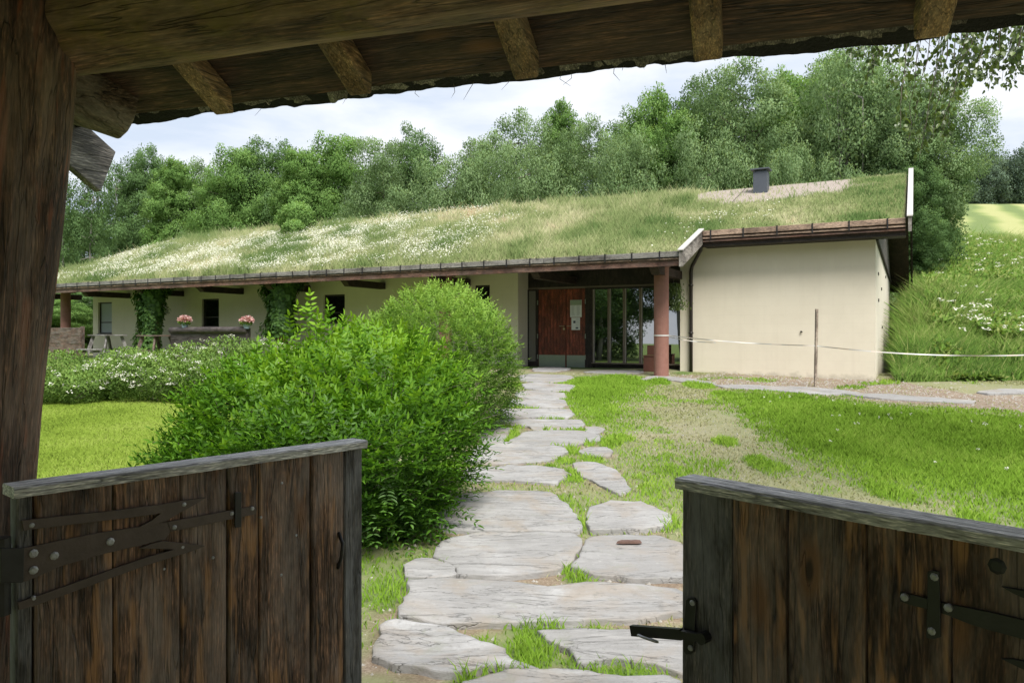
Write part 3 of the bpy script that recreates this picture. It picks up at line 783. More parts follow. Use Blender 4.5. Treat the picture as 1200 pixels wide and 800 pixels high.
def leaf_full(c, d, nrm, ln, wd, rnd, fold=0.22, outw=None, soft=.4):
    """six-point folded leaf for plants close by"""
    d = d / (np.linalg.norm(d, axis=1)[:, None] + 1e-9)
    if outw is not None: nrm = face_out(d, nrm, outw)
    sd_ = np.cross(d, nrm); sd_ /= (np.linalg.norm(sd_, axis=1)[:, None] + 1e-9)
    nn = np.cross(sd_, d)
    ln = np.asarray(ln)[:, None]; wd = np.asarray(wd)[:, None]
    P_ = [c, c + d * ln * .3 + sd_ * wd * .46 + nn * wd * fold, c + d * ln * .66 + sd_ * wd * .36 + nn * wd * fold * .6, c + d * ln - nn * ln * .1,
          c + d * ln * .66 - sd_ * wd * .36 + nn * wd * fold * .6, c + d * ln * .3 - sd_ * wd * .46 + nn * wd * fold, c + d * ln * .5]
    V = np.stack(P_, 1).reshape(-1, 3)
    k = np.arange(len(c)) * 7
    Q_ = np.vstack([np.stack([k, k + 1, k + 2, k + 6], 1), np.stack([k, k + 6, k + 4, k + 5], 1)])
    T_ = np.vstack([np.stack([k + 6, k + 2, k + 3], 1), np.stack([k + 6, k + 3, k + 4], 1)])
    tilt = [0 * nn, -sd_ * .35, -sd_ * .35, 0 * nn, sd_ * .35, sd_ * .35, 0 * nn]
    base = nn if outw is None else outw * soft + nn * (1 - soft)
    N_ = np.stack([base + t_ for t_ in tilt], 1).reshape(-1, 3)
    N_ /= np.linalg.norm(N_, axis=1)[:, None] + 1e-9
    return V, Q_, T_, np.repeat(rnd, 7), N_

def rand_unit(n, rng):
    v_ = rng.normal(size=(n, 3))
    return v_ / np.linalg.norm(v_, axis=1)[:, None]

# ------------------------------------------------------------------ grass
rng = np.random.default_rng(5)
def in_view(x, y, pad=60):
    px = HX + FPX * x / np.maximum(y, .1)
    return (px > -pad) & (px < 1200 + pad) & (y > 0.5)

def scatter_box(n, x0, x1, y0, y1, bias=1.0):
    # denser close to the viewer, as far as the eye needs it
    yy = y0 + (y1 - y0) * rng.random(n) ** bias
    return x0 + (x1 - x0) * rng.random(n), yy

# lawn, short mown
x, y = scatter_box(420000, -11, -1.3, 3.0, 17.0, 1.25)
lu_, la_, so_ = cover(x, y)
k = (la_ > rng.random(len(x))) & in_view(x, y)
x, y = x[k], y[k]
h = (0.022 + 0.02 * rng.random(len(x))) * (0.75 + .6 * vnoise(x, y, 1.2, 9)) * (1 + y * .03)
tone = np.clip(-.08 + 0.85 * vnoise(x, y, .7, 31, 4) + 0.5 * (rng.random(len(x)) - .3), 0, 1)
V, Q_, T_, r_, N_ = blades(x, y, gz(x, y) - .004, h, 0.006 + 0.0012 * y, .55, tone, rng)
link('lawn_grass', mesh_np('lawn_grass', V, [Q_, T_], {'rnd': r_}, normals=N_), M['gr_lawn'], None, 'short bright mown grass of the lawn left of the bushes', 'lawn grass', kind='stuff')

# lush grass right of the path, tufts between the slabs
x, y = scatter_box(620000, -2.2, 12.5, 2.3, 16.5, 1.15)
k = in_view(x, y); x, y = x[k], y[k]
lu_, la_, so_ = cover(x, y)
dens = lu_ ** 1.3 * (0.6 + 0.6 * vnoise(x, y, 1.1, 12))
k = (dens > rng.random(len(x))) & ~stone_mask(x, y)
x, y, lu2 = x[k], y[k], lu_[k]
big = sm(.45, .7, vnoise(x, y, 1.9, 14))
h = (0.035 + 0.05 * rng.random(len(x)) + .06 * big * rng.random(len(x))) * (0.35 + .65 * lu2)
tone = np.clip(0.02 + 0.75 * vnoise(x, y, .9, 33) + 0.55 * (rng.random(len(x)) - .3), 0, 1)
V, Q_, T_, r_, N_ = blades(x, y, gz(x, y) - .004, h, 0.004 + 0.0011 * y, .6, tone, rng)
link('lush_grass', mesh_np('lush_grass', V, [Q_, T_], {'rnd': r_}, normals=N_), M['gr_lush'], None, 'lush green grass right of the path and in tufts between its slabs', 'grass', kind='stuff')

n = 26
cx_, cy_ = scatter_box(n * 6, 2.5, 11.5, 7.0, 15.0)
kk = (cover(cx_, cy_)[0] > .9) & in_view(cx_, cy_, 0); cx_, cy_ = cx_[kk][:n], cy_[kk][:n]; n = len(cx_); m = 9
c3 = np.repeat(np.stack([cx_, cy_, gz(cx_, cy_) + .11], 1), m, 0) + rand_unit(n * m, rng) * .011
V, Q_, r_, N_ = leaf_quads(c3, rand_unit(n * m, rng), np.tile([0, -.3, 1.0], (n * m, 1)) + rand_unit(n * m, rng) * .4, np.full(n * m, .017), np.full(n * m, .014), rng.random(n * m), .05, np.tile([0.0, -.35, .94], (n * m, 1)))
link('clover_flowers', mesh_np('clover_flowers', V, [Q_], {'rnd': r_}, normals=N_), M['white_fl'], None, 'small white clover heads dotted over the lush grass', 'clover', kind='stuff')

# thin dry grass on the worn ground
x, y = scatter_box(260000, -1.8, 12.5, 2.3, 17.5, 1.1)
k = in_view(x, y); x, y = x[k], y[k]
lu_, la_, so_ = cover(x, y)
dens = (1 - lu_) * (1 - la_) * (1 - .85 * so_) * sm(.30, .62, vnoise(x, y, .9, 16)) * .8
k = (dens > rng.random(len(x))) & ~stone_mask(x, y)
x, y = x[k], y[k]
h = 0.012 + 0.025 * rng.random(len(x))
tone = np.clip(0.18 + .6 * vnoise(x, y, .7, 18) + .5 * (rng.random(len(x)) - .3), 0, 1)
V, Q_, T_, r_, N_ = blades(x, y, gz(x, y) - .003, h, 0.004 + 0.0009 * y, .9, tone, rng)
link('dry_grass', mesh_np('dry_grass', V, [Q_, T_], {'rnd': r_}, normals=N_), M['gr_dry'], None, 'thin dry grass on the worn ground right of the path', 'dry grass', kind='stuff')

# pebbles and clods
x, y = scatter_box(60000, -1.8, 12.5, 2.3, 17.5, 1.2)
k = in_view(x, y); x, y = x[k], y[k]
lu_, la_, so_ = cover(x, y)
k = ((np.maximum(so_, .16) * (1 - lu_) * (1 - la_)) > rng.random(len(x)) * 1.3) & ~stone_mask(x, y)
x, y = x[k], y[k]
n = len(x)
r0 = (0.004 + 0.010 * rng.random(n) ** 3) * (1 + .05 * y)
z0 = gz(x, y)
oc = np.array([[1, 0, 0], [0, 1, 0], [-1, 0, 0], [0, -1, 0], [0, 0, 1]], float)
V = (np.stack([x, y, z0], 1)[:, None, :] + oc[None] * r0[:, None, None] * (0.6 + .7 * rng.random((n, 5, 1)))).reshape(-1, 3)
k5 = np.arange(n) * 5
T_ = np.vstack([np.stack([k5 + a_, k5 + (a_ + 1) % 4, k5 + 4], 1) for a_ in range(4)])
link('pebbles', mesh_np('pebbles', V, [T_], {'rnd': np.repeat(rng.random(n), 5)}), M['sill'], None, 'loose pebbles and clods on the bare soil', 'pebbles', kind='stuff')

# ------------------------------------------------------------------ the house
RZ = -HA
SL = 0.374
def roof_z(t): return E + 1.725 + SL * (t + 2.1)
RIDGE_T = 4.7
RIDGE_Z = roof_z(RIDGE_T)
BACK_EAVE_T, BACK_EAVE_Z = 11.0, E + 1.70
S_L, S_STEP, S_R = -23.6, 0.615, 4.84
house = empty('turf_roof_house', (OX, OY, 0), RZ, 'long low cream plastered house with a sloping grass roof and glazed entrance', 'house')

def eave_prof(t0, thick, dz=0.0):
    return [(t0, roof_z(t0) + dz), (RIDGE_T, RIDGE_Z + dz), (BACK_EAVE_T, BACK_EAVE_Z + dz),
            (BACK_EAVE_T, BACK_EAVE_Z + dz - thick), (RIDGE_T, RIDGE_Z + dz - thick), (t0, roof_z(t0) + dz - thick)]

def along_s(b, prof, s0, s1, rnd=.5):
    """profile in (t,z), extruded along s"""
    n = len(prof)
    from mathutils.geometry import tessellate_polygon
    tri = tessellate_polygon([[Vector((p[0], p[1], 0)) for p in prof]])
    V = [(s0, p[0], p[1]) for p in prof] + [(s1, p[0], p[1]) for p in prof]
    b.add(V, [[k, k + n, (k + 1) % n + n, (k + 1) % n] for k in range(n)], [list(t) for t in tri] + [[t[2] + n, t[1] + n, t[0] + n] for t in tri], rnd=rnd)

# the sod: a gently uneven sheet on top of the roof deck
b = MB()
along_s(b, eave_prof(-2.08, .20, -.06), S_L + .05, S_STEP - .004)
along_s(b, eave_prof(-.48, .20, -.06), S_STEP + .004, S_R - .05)
roof = b.build('roof', M['darkbeam'], house)
def sod_grid(s0, s1, t0):
    ss = np.arange(s0, s1 + .01, (s1 - s0) / max(2, round((s1 - s0) / .3)))
    tt = np.concatenate([np.linspace(t0, RIDGE_T, 26), np.linspace(RIDGE_T, BACK_EAVE_T, 12)[1:]])
    S_, T2 = np.meshgrid(ss, tt)
    zf = np.where(T2 <= RIDGE_T, roof_z(T2), RIDGE_Z + (BACK_EAVE_Z - RIDGE_Z) * (T2 - RIDGE_T) / (BACK_EAVE_T - RIDGE_T))
    zf = zf + .03 * (vnoise(S_, T2, 1.1, 51) - .6) - .02
    nx_ = len(ss); ny_ = len(tt)
    i_ = np.arange(ny_ - 1)[:, None] * nx_ + np.arange(nx_ - 1)[None, :]
    Q2 = np.stack([i_, i_ + 1, i_ + nx_ + 1, i_ + nx_], -1).reshape(-1, 4)
    return np.stack([S_, T2, zf], -1).reshape(-1, 3), Q2
V1, Q1 = sod_grid(S_L + .06, S_STEP - .01, -2.06)
V2, Q2 = sod_grid(S_STEP + .01, S_R - .06, -.46)
Vs = np.vstack([V1, V2])
CH_S, CH_T = hs(892, 4.0), 4.0
def gravel_f(s, t):
    d = np.hypot((s - CH_S - .25) / 2.4, (t - 4.1) / 1.6) + .5 * (vnoise(s, t, 2.2, 81) - .5)
    return 1 - sm(.75, 1.1, d)
me = mesh_np('sod', Vs, [Q1, Q2 + len(V1)], {'gravel': gravel_f(Vs[:, 0], Vs[:, 1])}, True)
link('sod', me, M['sod'], roof)

# chimney
chim = MB()
zc = roof_z(CH_T)
chim.box(CH_S - .19, CH_S + .19, CH_T - .17, CH_T + .17, zc - .4, zc + .52)
ch = chim.build('chimney', M['chimney'], roof, bevel=.01)
c_ = MB(); c_.box(CH_S - .16, CH_S + .16, CH_T - .14, CH_T + .14, zc + .522, zc + .56, rnd=.1)
c_.box(CH_S - .25, CH_S + .25, CH_T - .23, CH_T + .23, zc + .562, zc + .60, rnd=.3)
c_.build('chimney_cap', M['chimney'], roof, bevel=.006)

# eave boards, battens, straps
def zt0(t): return roof_z(t)
ze = roof_z(-2.1)
b = MB(); 
cuts = [S_L, -19.2, -14.7, -10.4, -6.3, -2.6, S_STEP - .02]
for a0, a1 in zip(cuts[:-1], cuts[1:]):
    dz = random.uniform(-.008, .008)
    b.box(a0 + .004, a1 - .004, -2.16, -2.085, ze - .075 + dz, ze + .045 + dz)
b.build('eave_board', M['eaveboard'], house, bevel=.008)
b = MB()
for a0, a1 in zip(cuts[:-1], cuts[1:]):
    b.box(a0 + .002, a1 - .002, -2.135, -2.09, ze - .125 + random.uniform(-.006, .006), ze - .102)
b.build('eave_batten', M['wingboard'], house)
b = MB()
cuts2 = [S_L, -16.5, -9.7, -2.9, S_STEP - .03]
for a0, a1 in zip(cuts2[:-1], cuts2[1:]):
    b.box(a0 + .002, a1 - .002, -2.10, -2.06, ze - .265, ze - .135 + random.uniform(-.004, .004))
b.build('fascia', M['redboard'], house)
s = S_L + .2
while s < S_STEP - .1:
    b = MB()
    b.box(s - .014, s + .014, -2.172, -2.162, ze - .13, ze + .05); b.box(s - .014, s + .014, -2.172, -2.06, ze + .051, ze + .056)
    b.build('eave_strap', M['iron'], house)
    s += .62
zw = roof_z(-.5)
b = MB(); b.box(S_STEP + .06, S_R - .05, -.57, -.49, zw - .07, zw + .05); b.build('eave_board', M['wingboard'], house, bevel=.006, label='brown eave board of the wing')
b = MB(); b.box(S_STEP + .06, S_R - .05, -.555, -.50, zw - .135, zw - .10); b.build('eave_batten', M['wingboard'], house)
b = MB(); b.box(S_STEP + .06, S_R - .05, -.53, -.48, zw - .205, zw - .165); b.build('gutter_board', M['redboard'], house)
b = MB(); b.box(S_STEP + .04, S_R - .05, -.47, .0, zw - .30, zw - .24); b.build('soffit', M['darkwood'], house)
s = S_STEP + .25
while s < S_R - .1:
    b = MB()
    b.box(s - .014, s + .014, -.582, -.572, zw - .16, zw + .055); b.box(s - .014, s + .014, -.582, -.48, zw + .056, zw + .061)
    b.build('eave_strap', M['iron'], house)
    s += .72

# verge boards (left end, step, right end) with pale caps
def verge(sx, t0, t1, wd, up=.07, dn=.24, front_only=False, mat='vergeboard', cap=True):
    b = MB()
    segs = [(t0, min(t1, RIDGE_T))] + ([] if t1 <= RIDGE_T else [(RIDGE_T, t1)])
    cp = MB()
    def zz(t): return roof_z(t) if t <= RIDGE_T else RIDGE_Z + (BACK_EAVE_Z - RIDGE_Z) * (t - RIDGE_T) / (BACK_EAVE_T - RIDGE_T)
    for a0, a1 in segs:
        V = []
        for z_ in (-dn, up):
            for t in (a0, a1):
                for s_k in (sx - wd / 2, sx + wd / 2):
                    V.append((s_k, t, zz(t) + z_))
        b.hexa(V)
        V = []
        for z_ in (up + .003, up + .028):
            for t in (a0 - .03, a1):
                for s_k in (sx - wd / 2 - .025, sx + wd / 2 + .025):
                    V.append((s_k, t, zz(min(max(t, a0), a1)) + z_))
        cp.hexa(V)
    o = b.build('verge_board', M[mat], house)
    if cap: cp.build('verge_cap', M['vergecap'], o)
    return o
verge(S_L, -2.17, BACK_EAVE_T, .05)
verge(S_STEP + .012, -2.2, -.46, .075, up=.075, dn=.26)
verge(S_R + .03, -.6, RIDGE_T + .02, .06, up=.10, dn=.20)
verge(S_R + .03, RIDGE_T + .03, BACK_EAVE_T, .06, up=.06, dn=.24, mat='darkwood', cap=False)

# main (veranda) wall with window openings
TW = -0.2
Z0 = 0.3
def roof_under(t): return roof_z(t) - .27
s_a, s_b = hs(109, TW), hs(607, TW)
holes = []
for pxa, pxb, pya, pyb in ((115, 131, 354, 391), (236.5, 256.5, 350, 383.5), (379, 404, 345, 378), (556, 574, 334, 372)):
    a0, a1 = hs(pxa, TW), hs(pxb, TW)
    mid = .5 * (a0 + a1)
    holes.append((a0, a1, hz(pyb, mid, TW), hz(pya, mid, TW)))
def holed_wall(b, s0, s1, t, z0, z1, holes, dep=.14):
    ss = sorted({s0, s1, *[h_[0] for h_ in holes], *[h_[1] for h_ in holes]})
    zs = sorted({z0, z1, *[h_[2] for h_ in holes], *[h_[3] for h_ in holes]})
    for a0, a1 in zip(ss[:-1], ss[1:]):
        for c0, c1 in zip(zs[:-1], zs[1:]):
            ms, mz = .5 * (a0 + a1), .5 * (c0 + c1)
            if any(h_[0] < ms < h_[1] and h_[2] < mz < h_[3] for h_ in holes): continue
            b.add([(a0, t, c0), (a1, t, c0), (a1, t, c1), (a0, t, c1)], [[0, 1, 2, 3]], rnd=.5)
    for h_ in holes:
        a0, a1, c0, c1 = h_
        for qd in ([(a0, t, c0), (a0, t + dep, c0), (a0, t + dep, c1), (a0, t, c1)], [(a1, t, c0), (a1, t, c1), (a1, t + dep, c1), (a1, t + dep, c0)],
                   [(a0, t, c0), (a1, t, c0), (a1, t + dep, c0), (a0, t + dep, c0)], [(a0, t, c1), (a0, t + dep, c1), (a1, t + dep, c1), (a1, t, c1)]):
            b.add(qd, [[0, 1, 2, 3]], rnd=.5)
b = MB()
zt = roof_under(TW) - .02
holed_wall(b, s_a, s_b, TW, Z0, zt, holes)
b.box(s_b + .002, s_b + .004, TW, TW + 1.0, Z0, zt, rnd=.5)
# end wall on the left, running back, and its rear
b.add([(s_a, TW, Z0), (s_a, BACK_T, Z0), (s_a, BACK_T, roof_under(TW)), (s_a, RIDGE_T, RIDGE_Z - .28), (s_a, TW, zt)], [], [[0, 1, 2], [0, 2, 3], [0, 3, 4]], rnd=.5)
b.add([(s_a, BACK_T, Z0), (.0, BACK_T, Z0), (.0, BACK_T, E + 1.55), (s_a, BACK_T, E + 1.55)], [[0, 1, 2, 3]], rnd=.5)
b.build('wall', M['plaster'], house)

for k, (a0, a1, c0, c1) in enumerate(holes):
    f = MB(); t = TW + .07
    fw = .055
    f.box(a0, a0 + fw, t, t + .05, c0, c1); f.box(a1 - fw, a1, t, t + .05, c0, c1)
    f.box(a0 + fw, a1 - fw, t, t + .05, c0, c0 + fw); f.box(a0 + fw, a1 - fw, t, t + .05, c1 - fw, c1)
    zm = c0 + (c1 - c0) * .36
    f.box(a0 + fw, a1 - fw, t + .002, t + .048, zm - .02, zm + .02)
    wn = f.build('window', M['winframe'], house)
    g_ = MB(); g_.box(a0 + fw - .004, a1 - fw + .004, t + .02, t + .03, c0 + fw - .004, c1 - fw + .004)
    g_.build('pane', M['curtain'] if k == 0 else M['glass'], wn)
    s_ = MB(); s_.box(a0 - .03, a1 + .03, TW - .04, TW + .068, c0 - .03, c0 - .002); s_.build('sill', M['winframe'], wn)

# wing: plastered block
b = MB()
zp = E + 2.06
ZB = -.4
b.add([(0, 0, ZB), (WING_S, 0, ZB), (WING_S, BACK_T, ZB), (0, BACK_T, ZB), (0, 0, zp), (WING_S, 0, zp), (WING_S, BACK_T, E + 1.78), (0, BACK_T, E + 1.78)],
      [[0, 1, 5, 4], [1, 2, 6, 5], [2, 3, 7, 6], [3, 0, 4, 7]], rnd=.5)
# shallow moulding line below the soffit
b.build('wing_wall', M['plaster'], house, label='blank cream plastered front and end wall of the wing')
b = MB()
for q in [(3.0, hz(387, 3.0, 0))]:
    sx = hs(939, 0); zx = hz(388.5, sx, 0)
    b.tube([(sx, -.03, zx), (sx, .02, zx)], .02, 10); b.tube([(sx, -.028, zx + .0), (sx + .035, -.035, zx - .01)], .008, 6)
b.build('wall_tap', M['iron'], house)
b = MB()
for tt_, zz_ in ((1.2, 2.95), (1.3, 2.35), (3.0, 2.7), (3.4, 1.75), (6.0, 3.2)):
    b = MB(); b.box(WING_S - .004, WING_S + .02, tt_, tt_ + .12, zz_, zz_ + .07)
    b.build('wall_vent', M['iron'], house)
# gable cladding (boards with narrow grooves)
b = MB()
t = .02
while t < BACK_T - .05:
    t1 = min(t + .12, BACK_T)
    def topz(q): return (roof_z(q) if q <= RIDGE_T else RIDGE_Z + (BACK_EAVE_Z - RIDGE_Z) * (q - RIDGE_T) / (BACK_EAVE_T - RIDGE_T)) - .27
    def botz(q): return zp + (E + 1.78 - zp) * q / BACK_T + .004
    b.hexa([(x_, q, zf(q)) for zf in (botz, topz) for q in (t, t1 - .012) for x_ in (WING_S - .03, WING_S + .03)])
    t += .12
b.build('gable_cladding', M['cladding'], house)
b = MB()
b.hexa([(x_, q, botz(q) - .06 + dz) for dz in (0, .055) for q in (.0, BACK_T) for x_ in (WING_S + .004, WING_S + .055)])
b.build('cladding_trim', M['darkwood'], house)

# downpipe
b = MB()
sp = hs(810, -.06); st = hs(822, -.4)
z1 = hz(318, sp, -.06)
b.tube([(st, -.42, zw - .18), (st, -.42, zw - .30), (st - .02, -.38, zw - .36), (sp + .03, -.1, z1 + .12), (sp, -.075, z1), (sp, -.075, 1.6), (sp, -.075, .72)], .042, 10, cap=True)
b.tube([(sp, -.075, z1 - .35), (sp, -.075, z1 - .31)], .056, 10); b.tube([(sp, -.075, 1.62), (sp, -.075, 1.66)], .056, 10)
b.build('downpipe', M['pipe'], house, smooth=True)

# columns on the veranda front
TC = -1.3
for k, px in enumerate((77, 181, 330, 522, 775)):
    sc_ = hs(px, TC)
    if px == 522: sc_ = -5.85
    b = MB()
    zc0 = .55; zc1 = roof_z(TC) - .50
    if px == 775: zc1 = hz(313, sc_, TC)
    r1 = .165
    hh = np.linspace(zc0, zc1, 10)
    b.tube([(sc_, TC, z) for z in hh], r1, 24)
    b.build('column', M['column'], house, smooth=False, bevel=0)
    b = MB(); b.box(sc_ - .12, sc_ + .12, TC - .3, TC + .3, zc1 + .003, zc1 + .10)
    b.build('column_head', M['redboard'], house)
# long wall plate over the columns and beam ends below the eave
b = MB(); zb_ = roof_z(TC) - .39
b.box(S_L + .3, s_b, TC - .09, TC + .09, zb_ + .0, zb_ + .13); b.box(s_b + .002, hs(785, TC), TC - .09, TC + .09, zb_, zb_ + .13)
b.build('wall_plate', M['darkbeam'], house)
for k in range(9):
    sc_ = -.07 - 2.9 * k + .02
    b = MB()
    t0, t1 = -1.98, TW - .004
    if sc_ > s_b: t1 = .55
    z_b = roof_z(-1.98) - .255
    b.hexa([(sc_ + dx, q, z) for z, qs in ((z_b - .19, (t0 + .22, t1)), (z_b - .005, (t0, t1))) for q in qs for dx in (-.1, .1)])
    b.build('beam_end', M['darkbeam'], house)
# soffit boards above
b = MB()
V = []
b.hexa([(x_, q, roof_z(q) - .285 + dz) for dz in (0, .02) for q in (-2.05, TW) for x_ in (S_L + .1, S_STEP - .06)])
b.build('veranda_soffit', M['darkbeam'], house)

# entrance: dark panelled recess, door, glazing
TD = 0.35
zfl = .74
ea, eb = s_b + .006, -.012
b = MB()
ztop = roof_under(TD) + .05
zh = hz(337, hs(700, TD), TD)
b.box(ea, eb, TD + .03, TD + .09, zh + .004, ztop)       # dark boards above
d0, d1 = hs(630.5, TD), hs(686, TD)
w0, w1 = hs(612.5, TD), hs(627.5, TD)
g0, g1 = hs(694, TD), hs(797, TD)
zsill = hz(425, hs(720, TD), TD)
b.box(ea, w0, TD, TD + .1, zfl - .1, zh); b.box(w1, d0, TD, TD + .1, zfl - .1, zh); b.box(d1, g0, TD - .02, TD + .1, zfl - .1, zh)
b.box(w0, w1, TD + .002, TD + .098, zfl - .1, hz(423, w0, TD)); b.box(w0, w1, TD + .002, TD + .098, zh - .03, zh)
b.box(g0, eb, TD + .002, TD + .098, zsill - .09, zsill); b.box(g0, eb, TD + .002, TD + .098, zh - .04, zh)
b.box(g0, eb, TD + .05, TD + .09, zfl - .1, zsill - .092)
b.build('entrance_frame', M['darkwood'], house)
b = MB(); b.box(ea, eb, TD + .02, TD + .028, zh - .0, zh + .05); b.build('entrance_trim', M['mullion'], house)
b = MB(); b.box(g0 - .06, eb, TD - .28, TD + .045, .55, zsill - .17); b.build('plinth', M['sill'], house)
b = MB(); b.box(g0, eb - .02, TD - .06, TD + .0, zsill - .03, zsill + .0); b.build('glazing_sill', M['mullion'], house)
# side light
b = MB(); b.box(w0, w1, TD + .04, TD + .05, hz(423, w0, TD), zh - .03)
sl = b.build('side_light', M['glass2'], house)
# glazing panes and mullions
edges = [hs(px, TD) for px in (694, 713, 731, 750, 769, 797)]
for k, (a0, a1) in enumerate(zip(edges[:-1], edges[1:])):
    b = MB(); b.box(a0 + .03, a1 - .012, TD + .045, TD + .055, zsill + .004, zh - .042)
    pn = b.build('glazing_pane', M['glass2'], house)
    b = MB(); b.box(a0 - .03, a0 + .032, TD + .01, TD + .09, zsill + .002, zh - .041)
    m_ = b.build('mullion', M['mullion'], house)
    b = MB(); b.box(a0 + .034, a0 + .046, TD + .005, TD + .04, zsill + .002, zh - .041)
    b.build('glazing_bead', M['mullionlight'], m_)
# door: two leaves of vertical boards
dm = hs(663, TD)
zk = hz(416, dm, TD); zhd = hz(382, dm, TD)
zd1 = zh - .012
for a0, a1, n, sg, hx in ((d0 + .004, dm - .006, 9, -1, d0), (dm + .006, d1 - .004, 6, 1, d1)):
    door = MB()
    wdt = (a1 - a0) / n
    for q in range(n):
        door.box(a0 + q * wdt + .0035, a0 + (q + 1) * wdt - .0035, TD + .02, TD + .046, zfl - .02, zd1)
    door.box(a0, a1, TD + .034, TD + .06, zfl - .021, zd1 + .001, rnd=.9)
    dr = door.build('door', M['doorwood'], house)
    b = MB(); b.box(a0 + .016, a1 - .016, TD + .012, TD + .018, zfl, zk); b.build('kick_plate', M['steel'], dr)
    b = MB(); sx = dm + sg * .055
    b.tube([(sx, TD + .02, zhd), (sx, TD - .03, zhd), (sx + sg * .02, TD - .032, zhd), (sx + sg * .12, TD - .03, zhd)], [.012, .012, .010, .009], 8)
    b.build('door_handle', M['brass'], dr)
    for zz_ in (.95, 1.5, 2.4):
        b = MB(); b.box(hx - .010 + sg * .006, hx + .010 + sg * .006, TD - .026, TD - .002, zz_, zz_ + .12); b.build('door_hinge', M['steel'], dr)
b = MB(); b.box(dm - .085, dm - .03, TD + .008, TD + .019, zhd - .10, zhd - .05); b.build('lock_plate', M['brass'], dr)

# notices on the door (own things)
def notice(pxa, pxb, pya, pyb, lab, kind):
    a0, a1 = hs(pxa, TD), hs(pxb, TD)
    mid = .5 * (a0 + a1)
    c0, c1 = hz(pyb, mid, TD), hz(pya, mid, TD)
    wd, ht = a1 - a0, c1 - c0
    X0, Y0 = h2w(mid, TD)
    r_ = empty('notice_sheet', (X0, Y0, c0), RZ, lab, 'notice')
    b = MB(); b.box(-wd / 2, wd / 2, .008, .0105, 0, ht); b.build('sheet', M['paper'], r_)
    if kind == 0:
        b = MB(); b.box(-wd / 2 + .004, wd / 2 - .004, .0055, .0075, ht * .70, ht - .004); b.build('picture', M['paper_green'], r_)
        b = MB()
        for cx in (-1, 1):
            for q in range(13):
                z = ht * (.64 - .045 * q); b.box(cx * wd * .23 - wd * .16, cx * wd * .23 + wd * .16 * random.uniform(.3, 1), .006, .0075, z, z + .008)
        b.build('print', M['inkgrey'], r_)
    else:
        b = MB(); b.box(-wd * .28, -wd * .02, .006, .0075, ht * .55, ht * .74); b.box(0, wd * .3, .006, .0075, ht * .1, ht * .22); b.build('print', M['ink'], r_)
        b = MB()
        for q in range(6):
            z = ht * (.88 - .12 * q); b.box(wd * .05, wd * .38, .0062, .0075, z, z + .008)
        b.build('print', M['inkgrey'], r_)
notice(668, 681.5, 351.5, 371.5, 'upper white notice with a greenish picture on the door', 'x' and 0)
notice(669.5, 679.5, 372, 386.5, 'lower small white notice with dark blue marks on the door', 1)

# brown box by the column
sb0, sb1 = hs(752, -.6), hs(764.5, -.6)
mid = .5 * (sb0 + sb1)
X0, Y0 = h2w(mid, -.35)
gb = float(gz(X0, Y0))
r_ = empty('brown_box', (X0, Y0, gb), RZ, 'reddish brown wooden box standing beside the red column', 'box')
wd = (sb1 - sb0) / 2
b = MB(); b.box(-wd, wd, -.13, .13, 0, .36); b.build('body', M['box'], r_, bevel=.006)
b = MB(); b.box(-wd - .012, wd + .012, -.145, .145, .363, .385); b.build('lid', M['box'], r_, bevel=.004)
b = MB(); b.box(-wd + .02, wd - .02, .1, .13, .39, .62); b.build('back_panel', M['box'], r_, bevel=.004)

# ------------------------------------------------------------------ roof plants
rng = np.random.default_rng(23)
def roof_pts(n, smin, smax, tmin, tmax):
    return smin + (smax - smin) * rng.random(n), tmin + (tmax - tmin) * rng.random(n)
s, t = roof_pts(270000, S_L + .1, S_R - .1, -2.0, 5.6)
k = (t > np.where(s > S_STEP, -.42, -2.0))
s, t = s[k], t[k]
gv = gravel_f(s, t)
short = sm(-1.5, .8, s + .6 * (vnoise(s, t, .7, 41) - .5))
dens = (1 - .93 * gv) * (.5 + .6 * vnoise(s, t, .8, 42))
k = dens > rng.random(len(s)); s, t, short = s[k], t[k], short[k]
tall = vnoise(s, t, .55, 43)
clump = sm(.55, .75, vnoise(s, t, 1.4, 48))
h = (.08 + .12 * rng.random(len(s)) + .18 * tall * rng.random(len(s)) + .30 * clump * rng.random(len(s)) + np.where(rng.random(len(s)) < .03, .22, 0)) * (1 - .62 * short)
# plant colours: straw and red-brown near the ridge of the middle, green at the wing
strw = sm(1.5, 4.5, t) * sm(-16, -12, s) * (1 - sm(-9, -3, s))
gpatch = sm(.50, .66, vnoise(s, t, .45, 44))
tone = np.clip(.53 + .85 * (vnoise(s, t, .8, 45, 4) - .5) - .25 * clump + .34 * (rng.random(len(s)) - .5) + .30 * strw * rng.random(len(s)) - .22 * gpatch - .06 * short, 0, 1)
wdt = np.where(short > .5, .012, .014) + .008 * rng.random(len(s))
X_, Y_ = h2w(s, t)
zr = np.where(t <= RIDGE_T, roof_z(t), RIDGE_Z + (BACK_EAVE_Z - RIDGE_Z) * (t - RIDGE_T) / (BACK_EAVE_T - RIDGE_T)) - .03
V, Q_, T_, r_, N_ = blades(X_, Y_, zr, h, wdt, .55, tone, rng)
n = 5200
s = S_L + .2 + (S_STEP - .3 - S_L) * rng.random(n); t = -2.13 + .1 * rng.random(n)
k = vnoise(s, s * 0, 1.3, 151, 3) > .42; s, t = s[k], t[k]; n = len(s)
X2, Y2 = h2w(s, t)
Ve, Qe, Te, re_, Ne = blades(X2, Y2, np.full(n, roof_z(-2.1) - .02), .07 + .13 * rng.random(n) * vnoise(s, s * 0, 3, 152), np.full(n, .014), 1.1, np.clip(.3 + .6 * rng.random(n), 0, 1), rng)
